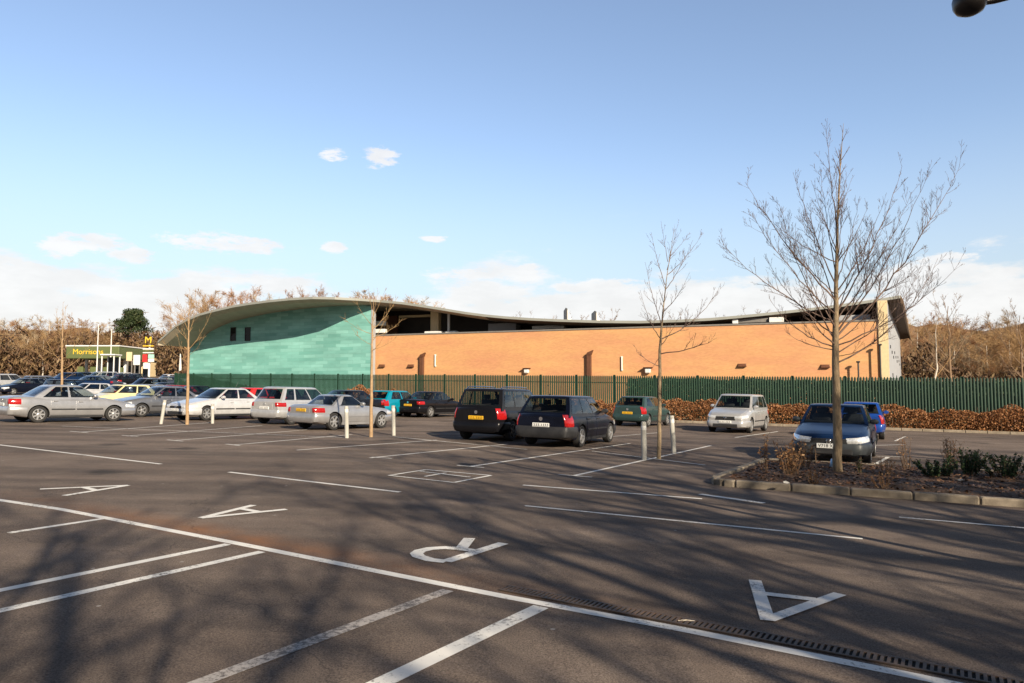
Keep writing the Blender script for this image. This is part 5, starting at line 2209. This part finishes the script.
far_car('cream car facing left behind the silver saloon bonnet', 'hatch', CREAM, 121, 41, GB + 176)
far_car('small white hatchback facing left above the silver saloon', 'hatch', WHT, 88, 56, GB + 178)
far_car('black off-roader at the left edge behind the white hatchback', 'mpv', BLK, 72, 60, GB)
far_car('red hatchback beyond the cream car', 'hatch', RED, 119, 84, GB + 180)
far_car('slate grey car left of the dark blue far saloon', 'mpv', DGREY, 146, 74, GB + 180)
far_car('dark blue far saloon right of the slate grey car', 'saloon', NAVY, 162, 70, GB + 180)
far_car('silver far hatchback above the dark silver car', 'hatch', SIL, 157, 55, GB)
far_car('dark red far car right of the silver far hatchback', 'hatch', paint('dark_red', (.22, .012, .012)), 171, 54, GB + 180)
far_car('black far saloon at the fence end behind the slim tree', 'saloon', BLK, 192, 52, GB + 180)
far_car('dark far people carrier beneath the white panel', 'mpv', BLK, 132, 84, GB)
far_car('blue far car in the back row beyond the white hatchback', 'saloon', BLUE, 88, 78, GB + 180)
far_car('dark slate far estate in the back row', 'estate', DGREY, 104, 80, GB)
far_car('silver far car in the last row under the kiosk', 'hatch', SIL, 92, 98, GB)
far_car('white far car in the last row', 'saloon', WHT, 122, 100, GB + 180)
far_car('black far hatchback in the last row', 'hatch', BLK, 78, 96, GB + 180)
far_car('dark grey far car at the very left of the back row', 'estate', GREY, 46, 74, GB)
far_car('navy far car left of the slim edge tree', 'hatch', NAVY, 24, 66, GB + 180)
far_car('silver far car beyond the left edge tree', 'mpv', SIL2, 8, 72, GB)

far_car('dark far saloon half hidden by the totem sign', 'saloon', BLK, 140, 96, GB)
far_car('slate far hatchback in the gap left of the feather banner', 'hatch', DGREY, 166, 88, GB + 180)
far_car('light silver far people carrier left of the shelter', 'mpv', SIL2, 100, 92, GB + 180)
far_car('maroon far hatchback right of the shelter', 'hatch', MATS['paint_dark_red'], 114, 94, GB)
far_car('deep blue far estate at the left end of the last row', 'estate', BLUE, 64, 90, GB + 180)

# ------------------------------------------------------------------ far structures on the left
M_FGREEN = mat('fascia_green', (0.11, 0.135, 0.05), rough=.5, var=.1)
M_YEL = mat('sign_yellow', (0.80, 0.52, 0.04), rough=.5, var=.05)
M_SRED = mat('sign_red', (0.65, 0.03, 0.03), rough=.5, var=.05)
M_SIGNG = mat('sign_pale_green', (0.35, 0.62, 0.52), rough=.5, var=.05)
Yc = 122


def fl(px, py, Y):
    return at(px, py, Y)


p0, p1 = fl(66, 346.5, Yc), fl(119, 347.5, Yc)
can = empty('filling_station', gfar(92, Yc))
tag(can, 'low filling station canopy with green fascia and yellow lettering', 'building')
ci = -can.location
zt_, zb_ = p0.z, fl(90, 358.5, Yc).z
mb = MB()
mb.bbox((p0.x, Yc, zb_), (p1.x, Yc + 9, zt_), .1, Matrix.Translation(ci))
cano = mb.build('canopy', M_FGREEN, can)
mb = MB()
mb.bbox((p0.x - .1, Yc - .06, zt_ + .01), (p1.x + .1, Yc + 9.1, zt_ + .22), .05, Matrix.Translation(ci))
mb.build('canopy_edge', M_WHITE, cano)
for i in range(4):
    x = p0.x + (p1.x - p0.x) * (i + .5) / 4
    mb = MB()
    g_ = G(x, Yc + 4)
    mb.bbox((x - .2, Yc + 4, g_ - .3), (x + .2, Yc + 4.4, zb_ + .02), .03, Matrix.Translation(ci))
    mb.build('column', M_WHITE, can)
    mb = MB()
    mb.bbox((x - .5, Yc + 2.2, g_), (x + .5, Yc + 3.0, g_ + 1.7), .1, Matrix.Translation(ci))
    mb.build('fuel_pump', M_FGREEN, can)
Mt = Matrix.Translation(Vector(((p0.x + p1.x) / 2 - .7, Yc - .03, (zt_ + zb_) / 2 + .1)) + ci) @ Matrix.Rotation(R(90), 4, 'X')
text_mesh('lettering', 'Morrisons', 1.25, M_YEL, can, Mt, .02)
mb = MB()
mb.bbox((p0.x + 1.0, Yc + 10, G(p0.x, Yc) - .2), (p1.x - 1, Yc + 15, G(p0.x, Yc) + 2.9), .1, Matrix.Translation(ci))
mb.build('kiosk_wall', M_CREAM, can)
mb = MB()
for i in range(5):
    x = p0.x + 1.6 + i * 1.6
    mb.box((x, Yc + 9.92, G(x, Yc) + .6), (x + 1.3, Yc + 9.99, G(x, Yc) + 2.3), Matrix.Translation(ci))
mb.build('window', M_GLASS, can)

# totem sign
Yt = 104
tb = gfar(147, Yt)
tot = empty('totem_sign', tb)
tag(tot, 'tall totem sign with yellow emblem and red and green price panels', 'sign')
ti = -tb


def panel(name, px0, px1, y0, y1, m, d=.25, Y=Yt, parent=tot, inv_=ti, dy=0.0):
    a, b = fl(px0, y1, Y), fl(px1, y0, Y)
    mb = MB()
    mb.bbox((a.x, Y + dy, a.z), (b.x, Y + d + dy, b.z), .03, Matrix.Translation(inv_))
    return mb.build(name, m, parent)


mb = MB()
zt_ = fl(147, 345, Yt).z
mb.bbox((tb.x - .12, Yt + .3, tb.z - .3), (tb.x + .12, Yt + .55, zt_), .03, Matrix.Translation(ti))
mb.build('pole', M_WHITE, tot)
c = fl(148, 340.3, Yt)
Mt = Matrix.Translation(c + Vector((0, .1, 0)) + ti) @ Matrix.Rotation(R(90), 4, 'X')
text_mesh('emblem', 'M', 1.35, M_YEL, tot, Mt, .08)
for y0, y1, m in ((345.4, 346.4, M_YEL), (348.3, 349.6, M_WHITE), (350.2, 351.8, M_FGREEN), (352.2, 353.2, M_WHITE)):
    panel('sign_stripe', 142.5, 153.3, y0, y1, m)
panel('price_panel', 142.2, 146.8, 354.4, 362, M_SRED)
panel('price_panel', 147.9, 153.6, 354.4, 358.3, M_SIGNG)
panel('price_panel', 147.9, 153.6, 358.6, 362, M_WHITE)
panel('price_panel', 143, 147.6, 362.8, 368.8, M_WHITE)
for px0, px1, y0, y1, Y, lab in ((133, 139.8, 355, 365, 100, 'white advertising panel left of the totem sign'), (126, 131.8, 352, 361, 112, 'pale sign panel left of the white advertising panel')):
    b = gfar((px0 + px1) / 2, Y)
    o = empty('sign_board', b)
    tag(o, lab, 'sign')
    panel('panel', px0, px1, y0, y1, M_WHITE if Y == 100 else M_CREAM, .2, Y, o, -b)
    mb = MB()
    z1 = fl(px0, y1, Y).z
    for s in (.15, .85):
        x = fl(px0 + (px1 - px0) * s, 380, Y).x
        mb.box((x - .06, Y + .05, b.z - .3), (x + .06, Y + .17, z1 + .1), Matrix.Translation(-b))
        mb2 = mb
    mb.build('leg', M_COPE, o)
# bus shelter like frame
b = gfar(108, 108)
o = empty('shelter', b)
tag(o, 'pale framed shelter below the filling station canopy', 'shelter')
x0, x1 = fl(102, 360, 108).x - b.x, fl(114, 360, 108).x - b.x
zt_ = fl(108, 354.6, 108).z - b.z
mb = MB()
for x in (x0, x1):
    for y in (0, 1.6):
        mb.box((x - .07, y - .07, -.2), (x + .07, y + .07, zt_ - .12))
mb.build('frame', M_WHITE, o)
mb = MB()
mb.bbox((x0 - .2, -.3, zt_ - .11), (x1 + .2, 1.9, zt_ + .08), .05)
mb.build('roof', M_WHITE, o)
mb = MB()
mb.box((x0 + .08, 1.57, .2), (x1 - .08, 1.63, zt_ - .3))
mb.build('pane', M_GLASS, o)
# poles
for px, y0, Y, lab in ((96, 323, 118, 'tall white pole left of the shelter'), (109.5, 328, 120, 'tall white pole above the shelter')):
    b = gfar(px, Y)
    o = empty('lamp_column', b)
    tag(o, lab, 'pole')
    h = fl(px, y0, Y).z - b.z
    mb = MB()
    mb.tube([(0, 0, -.3), (0, 0, h * .5), (0, 0, h)], [.11, .085, .055], 8)
    mb.build('shaft', M_WHITE, o, 40)
    mb = MB()
    mb.bbox((-.15, -.9, h - .02), (.15, .1, h + .12), .04)
    mb.build('lantern', M_WHITE, o)
for px, y0, y1, Y, lab in ((180.5, 353.5, 371, 86, 'white feather banner beside the left end of the teal wall'),):
    b = gfar(px, Y)
    o = empty('banner', b)
    tag(o, lab, 'banner')
    a, t = fl(179, y1, Y) - b, fl(181.8, y0, Y) - b
    mb = MB()
    mb.tube([(a.x - .02, 0, -.2), (a.x - .02, 0, t.z * .6), (a.x + .05, 0, t.z)], [.03, .025, .015], 6)
    mb.build('pole', M_COPE, o)
    mb = MB()
    mb.loft([[(a.x + .03, -.006, a.z), (t.x, -.006, a.z + .1), (t.x, .006, a.z + .1), (a.x + .03, .006, a.z)], [(a.x + .03, -.03, t.z * .6), (t.x + .03, -.03, t.z * .6), (t.x + .03, -.018, t.z * .6), (a.x + .03, -.018, t.z * .6)],
             [(a.x + .06, -.006, t.z), (t.x - .1, -.006, t.z - .1), (t.x - .1, .006, t.z - .1), (a.x + .06, .006, t.z)]])
    mb.build('flag', M_WHITE, o)
far_car('white far hatchback parked beside the feather banner', 'hatch', WHT, 174, 96, GB)

# ------------------------------------------------------------------ plants and litter in the island bed
M_DEAD = leaf_mat('dead_leaves', (0.12, 0.05, 0.022), (0.26, 0.13, 0.055), (0.42, 0.26, 0.13))
M_STEM = mat('shrub_stem', (0.16, 0.10, 0.06), rough=.9)


def bedp(px, py):
    p = gp(px, py, .13)
    return p


def shrub(name, label, base, h, spread, nst, nleaf, m, seed, leaf=.03, stem_r=.007):
    rg = random.Random(seed)
    root = empty(name, base)
    tag(root, label, 'shrub')
    sm, lm = MB(), MB()
    for i in range(nst):
        a = rg.uniform(0, 6.28)
        q = Vector((math.cos(a), math.sin(a), 0)) * spread * rg.uniform(.15, 1)
        p0 = q * .35 - Vector((0, 0, .05))
        p2 = q + Vector((0, 0, h * rg.uniform(.6, 1.05)))
        path = bez(p0, p0.lerp(p2, .5) + rdir(rg) * .05, p2, 5)
        sm.tube(path, [stem_r, stem_r * .9, stem_r * .75, stem_r * .6, stem_r * .5, stem_r * .3], 4, cap=False)
        for k in range(4):
            t = rg.uniform(.4, 1)
            j = min(4, int(t * 5))
            s0 = path[j].lerp(path[j + 1], t * 5 - j)
            s2 = s0 + (rdir(rg) + Vector((0, 0, .4))) * h * .18
            sm.tube([s0, s2], [stem_r * .45, stem_r * .25], 3, cap=False)
        for k in range(nleaf // nst):
            t = rg.uniform(.25, 1)
            j = min(4, int(t * 5))
            c = path[j].lerp(path[j + 1], t * 5 - j) + rdir(rg) * h * .13 * rg.random()
            s = leaf * rg.uniform(.5, 1.2)
            e1, e2 = rdir(rg) * s, rdir(rg) * s * .55
            lm.quad(c - e1, c - e2, c + e1, c + e2)
    sm.build('stem', M_STEM, root)
    if lm.v:
        lm.build('foliage', m, root)
    return root


shrub('dead_shrub', 'tangle of brown dead-leaved shrub at the left of the planting bed', bedp(790, 474), .62, .36, 26, 620, M_DEAD, 61)
shrub('dead_shrub', 'thin pale brown shrub stem near the corner of the planting bed', bedp(766, 473), .68, .16, 6, 90, M_DEAD, 62)
shrub('dead_shrub', 'brown shrub beside the number plate of the dark blue saloon', bedp(804, 468), .55, .26, 14, 260, M_DEAD, 63)
shrub('dead_shrub', 'straight thin bare sapling standing before the dark blue saloon', bedp(816.5, 464), .58, .03, 2, 0, M_DEAD, 64)
shrub('dead_shrub', 'spindly leafless shrub right of the dark blue saloon', bedp(908, 470), .70, .22, 9, 120, M_DEAD, 65, leaf=.02)
shrub('dead_shrub', 'pale dry shrub behind the dark green shrub', bedp(950, 468), .62, .36, 18, 360, M_DEAD, 66, leaf=.025)
shrub('evergreen_shrub', 'low dark green shrub at the right of the planting bed', bedp(936, 476), .30, .50, 26, 1500, M_IVY, 67, leaf=.035)
shrub('evergreen_shrub', 'taller dark green shrub at the right edge of the bed', bedp(966, 474), .48, .46, 24, 1500, M_IVY, 68, leaf=.035)
shrub('evergreen_shrub', 'tiny dark green plant just right of the large trunk', bedp(860, 473), .30, .09, 8, 150, M_IVY, 69, leaf=.022)
shrub('evergreen_shrub', 'rounded green shrub at the far right end of the bed', bedp(1006, 478), .45, .5, 24, 1400, M_IVY, 70, leaf=.035)
shrub('dead_shrub', 'low scruffy brown weed near the kerb left of the large tree', bedp(812, 483), .22, .20, 12, 200, M_DEAD, 71, leaf=.022)
shrub('dead_shrub', 'low scruffy brown weed near the kerb right of the large tree', bedp(884, 486), .20, .22, 12, 200, M_DEAD, 72, leaf=.022)
shrub('dead_shrub', 'wiry brown weed between the large tree and the spindly shrub', bedp(886, 474), .34, .20, 10, 140, M_DEAD, 73, leaf=.022)
# drinks can
b = bedp(832, 468)
o = empty('drinks_can', b + Vector((0, 0, .02)))
tag(o, 'blue and white drinks can dropped beside the large tree trunk', 'can')
mb = MB()
Mc = Matrix.Rotation(R(12), 4, 'Y')
mb.lathe([(.040, .0), (.050, .012), (.050, .15), (.038, .17), (.036, .165)], 16, Mc)
mb.build('body', mat('can_blue', (.05, .25, .55), rough=.3, metal=.5, scale=14, col2=(.55, .62, .68)), o, 40)
for px, py, lab in ((786, 484.5, 'white scrap of litter near the kerb at the bed centre'), (961, 482, 'white scrap of litter at the right of the bed')):
    b = bedp(px, py)
    mb = MB()
    rg = random.Random(int(px))
    pts = [(math.cos(a) * rg.uniform(.05, .10), math.sin(a) * rg.uniform(.03, .06), rg.uniform(.0, .05)) for a in [k * .785 for k in range(8)]]
    n0 = len(mb.v)
    mb.v += [Vector(p) for p in pts] + [Vector((0, 0, .06)), Vector((0, 0, -.01))]
    for k in range(8):
        mb.f.append((k, (k + 1) % 8, 8))
        mb.f.append(((k + 1) % 8, k, 9))
        mb.mi += [0, 0]
    o = mb.build('litter', mat('litter_paper', (.45, .44, .42), rough=.8))
    o.scale = (.7, .7, .7)
    o.location = b + Vector((0, 0, .02))
    tag(o, lab, 'litter')
# small stick on the asphalt
b = gp(686, 621.3, .006)
mb = MB()
mb.tube([(-.055, .0, .004), (0, .006, .006), (.06, -.004, .004)], [.004, .005, .003], 5)
o = mb.build('twig', M_BIRCH)
o.location = b
tag(o, 'small pale twig lying beside the drain grate', 'twig')

# ------------------------------------------------------------------ street lamp reaching in at the top right
YL = 6.4
pb = gfar(1100, YL)
lp = empty('street_lamp', pb)
tag(lp, 'dark street lamp whose lantern dips into the top right corner', 'street lamp')
li = -pb
M_LAMPB = mat('lamp_black', (0.012, 0.010, 0.010), rough=.35)
hc = at(970, 15, YL)
top = hc.z + .95
mb = MB()
mb.lathe([(.11, -.2), (.11, .55), (.065, .62), (.055, top + li.z)], 14)
mb.build('column', M_LAMPB, lp, 40)
mb = MB()
a0_, a1_ = Vector((0, 0, top + li.z)), Vector((hc.x + .10, YL, hc.z + .12)) + li
mb.tube(bez(a0_, Vector((a1_.x * .25, 0, a1_.z + .05)), a1_, 10), .030, 8)
mb.build('arm', M_LAMPB, lp, 50)
mb = MB()
mb.lathe([(.01, .0), (.06, .008), (.11, .035), (.135, .08), (.14, .14), (.13, .18), (.10, .23), (.06, .27), (.03, .30), (.01, .305)], 32, Matrix.Translation(Vector((hc.x, YL, hc.z)) + li))
mb.build('lantern', M_LAMPB, lp, 50)

# ------------------------------------------------------------------ tall trees behind the photographer (they shade the foreground)
bigA = wood_tree(101, 15, 5.2, M_WOODT, M_WOODB, trunk_frac=.20, nl=15, nb=7, ntw=4, rmin=.014, up=.65, tr=.026)
bigB = wood_tree(102, 14, 4.6, M_WOODT, M_WOODB, trunk_frac=.22, nl=14, nb=7, ntw=4, rmin=.014, up=.9, tr=.026)
PH += [(bigA, 15), (bigB, 14)]
first = {id(bigA): True, id(bigB): True}
for k, (pr, x, y, rz, s) in enumerate(SHADE_TREES(bigA, bigB)):
    lab = 'tall bare tree standing beyond the right-hand side of the photographer'
    loc = Vector((x, y, G(x, y)))
    if first[id(pr)]:
        first[id(pr)] = False
        o = pr
        o.name = 'tall_bare_tree'
        o.location = loc
        o.rotation_euler = (0, 0, rz)
        o.scale = (s, s, s)
        tag(o, lab, 'tree', 'tall trees behind the viewpoint')
    else:
        copy_tree(pr, loc, rz, (s, s), lab, 'tall trees behind the viewpoint', 'tall_bare_tree')
# drop the prototypes that only served for copying
for p in protos + sparse:
    for ch in list(p.children):
        bpy.data.objects.remove(ch)
    bpy.data.objects.remove(p)

# ------------------------------------------------------------------ sky, sun, camera
sc = bpy.context.scene
w = bpy.data.worlds.new('World')
sc.world = w
w.use_nodes = True
t = w.node_tree
N, Lk = t.nodes, t.links
N.clear()
out = N.new('ShaderNodeOutputWorld')
bg = N.new('ShaderNodeBackground')
bg.inputs['Strength'].default_value = SKY_STR
sky = N.new('ShaderNodeTexSky')
sky.sky_type = 'NISHITA'
sky.sun_disc = False
sky.sun_elevation = SUN_EL
sky.sun_rotation = math.atan2(AZ.x, AZ.y)
sky.altitude = 60
sky.air_density = SKY_AIR
sky.dust_density = SKY_DUST
sky.ozone_density = SKY_OZ


def wm(op, a, b=None, clamp=False):
    x = N.new('ShaderNodeMath')
    x.operation = op
    x.use_clamp = clamp
    for i, v in enumerate((a, b)):
        if v is None:
            continue
        if isinstance(v, (int, float)):
            x.inputs[i].default_value = v
        else:
            Lk.new(v, x.inputs[i])
    return x.outputs[0]


tc = N.new('ShaderNodeTexCoord')
sep = N.new('ShaderNodeSeparateXYZ')
Lk.new(tc.outputs['Generated'], sep.inputs[0])
azim = wm('ARCTAN2', sep.outputs[0], sep.outputs[1])
elev = wm('ARCSINE', sep.outputs[2])
comb = N.new('ShaderNodeCombineXYZ')
Lk.new(wm('MULTIPLY', azim, 5.5), comb.inputs[0])
Lk.new(wm('MULTIPLY', elev, 17.0), comb.inputs[1])


def wnoise(scale, detail, rough, off=0.0):
    n = N.new('ShaderNodeTexNoise')
    n.inputs['Scale'].default_value = scale
    n.inputs['Detail'].default_value = detail
    n.inputs['Roughness'].default_value = rough
    n.noise_dimensions = '4D'
    n.inputs['W'].default_value = off
    Lk.new(comb.outputs[0], n.inputs['Vector'])
    return n.outputs['Fac']


def wramp(src, a, b, smooth=True):
    m = N.new('ShaderNodeMapRange')
    m.interpolation_type = 'SMOOTHSTEP' if smooth else 'LINEAR'
    m.inputs['From Min'].default_value = a
    m.inputs['From Max'].default_value = b
    Lk.new(src, m.inputs['Value'])
    return m.outputs[0]


cn = wnoise(1.15, 9, .62, 3.1)
low = wramp(elev, R(11.5), R(4.5))          # 1 near the horizon
# broken cumulus bank near the horizon
cov = wm('ADD', cn, wm('MULTIPLY', low, .36))
bank = wm('MULTIPLY', wramp(cov, .615, .735), wramp(elev, R(14.5), R(9)))
# single small clouds
blobs = None
edge_n = wnoise(4.6, 9, .68, 7.7)
for px, py, rx, ry in ((383, 158, 15, 9), (334, 155, 12, 6), (225, 243, 46, 8), (92, 242, 26, 8), (132, 255, 18, 6), (334, 248, 10, 5), (437, 239, 14, 3), (470, 275, 34, 7), (530, 270, 12, 6),
                       (60, 246, 14, 9), (200, 238, 16, 5), (254, 249, 18, 5), (600, 287, 40, 7), (940, 262, 24, 8)):
    d = ray(px, py).normalized()
    a_, e_ = math.atan2(d.x, d.y), math.asin(d.z)
    dx = wm('DIVIDE', wm('SUBTRACT', azim, a_), rx / F)
    dy = wm('DIVIDE', wm('SUBTRACT', elev, e_), ry / F)
    rr = wm('ADD', wm('MULTIPLY', dx, dx), wm('MULTIPLY', dy, dy))
    v = wm('SUBTRACT', 1.0, wm('MULTIPLY', rr, .45))
    v = wm('ADD', v, wm('MULTIPLY', wm('SUBTRACT', edge_n, .5), 4.0))
    v = wm('MULTIPLY', wramp(v, .25, .85), wramp(rr, 3.2, 1.0))
    blobs = v if blobs is None else wm('MAXIMUM', blobs, v)
haze = wm('MULTIPLY', wramp(elev, R(20), R(1)), HAZE_AMT)
cl = wm('MULTIPLY', wm('MAXIMUM', bank, blobs), .84)


def wmix(fac, a, b):
    x = N.new('ShaderNodeMix')
    x.data_type = 'RGBA'
    Lk.new(fac, x.inputs['Factor'])
    for nm, v in (('A', a), ('B', b)):
        s = [q for q in x.inputs if q.name == nm and q.type == 'RGBA'][0]
        if isinstance(v, tuple):
            s.default_value = (*v, 1)
        else:
            Lk.new(v, s)
    return [q for q in x.outputs if q.type == 'RGBA'][0]


skyc = sky.outputs[0]
hs = N.new('ShaderNodeHueSaturation')
hs.inputs['Hue'].default_value = SKY_HUE
hs.inputs['Saturation'].default_value = SKY_SAT
hs.inputs['Value'].default_value = SKY_VAL
Lk.new(skyc, hs.inputs['Color'])
col = wmix(haze, hs.outputs[0], HAZE_COL)
shade = N.new('ShaderNodeMix')
shade.data_type = 'RGBA'
Lk.new(wramp(wnoise(2.2, 6, .6, 1.3), .35, .65), shade.inputs['Factor'])
[q for q in shade.inputs if q.name == 'A' and q.type == 'RGBA'][0].default_value = (*[c * .90 for c in CLOUD_COL], 1)
[q for q in shade.inputs if q.name == 'B' and q.type == 'RGBA'][0].default_value = (*CLOUD_COL, 1)
col = wmix(cl, col, [q for q in shade.outputs if q.type == 'RGBA'][0])
# sky dimmed overhead and behind the camera to cut the fill light
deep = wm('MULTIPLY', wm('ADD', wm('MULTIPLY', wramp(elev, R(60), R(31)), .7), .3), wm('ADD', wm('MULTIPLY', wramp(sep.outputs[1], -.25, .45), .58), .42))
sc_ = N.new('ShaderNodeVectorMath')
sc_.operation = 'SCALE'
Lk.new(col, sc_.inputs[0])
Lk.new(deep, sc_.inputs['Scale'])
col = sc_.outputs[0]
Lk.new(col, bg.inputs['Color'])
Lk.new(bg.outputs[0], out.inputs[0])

sl = bpy.data.lights.new('Sun', 'SUN')
sl.energy = SUN_STR
sl.angle = R(.55)
sl.color = SUN_COL
so_ = bpy.data.objects.new('Sun', sl)
C.objects.link(so_)
trav = Vector((-AZ.x * math.cos(SUN_EL), -AZ.y * math.cos(SUN_EL), -math.sin(SUN_EL)))
so_.rotation_euler = trav.to_track_quat('-Z', 'Y').to_euler()
so_.location = (20, -40, 40)

cam = bpy.data.cameras.new('Camera')
cam.sensor_width = 36
cam.lens = F / 1024 * 36
cam.clip_end = 3000
cam.clip_start = .05
co = bpy.data.objects.new('Camera', cam)
C.objects.link(co)
co.location = (0, 0, EYE)
co.rotation_euler = (R(90) + PITCH, 0, 0)
sc.camera = co
sc.view_settings.view_transform = 'Standard'
sc.view_settings.look = 'None'
sc.view_settings.exposure = EXPO
sc.view_settings.gamma = 1
sc.view_settings.use_curve_mapping = False
sc.render.resolution_x, sc.render.resolution_y = 1024, 683
sc.cycles.max_bounces = 6
sc.cycles.use_denoising = True
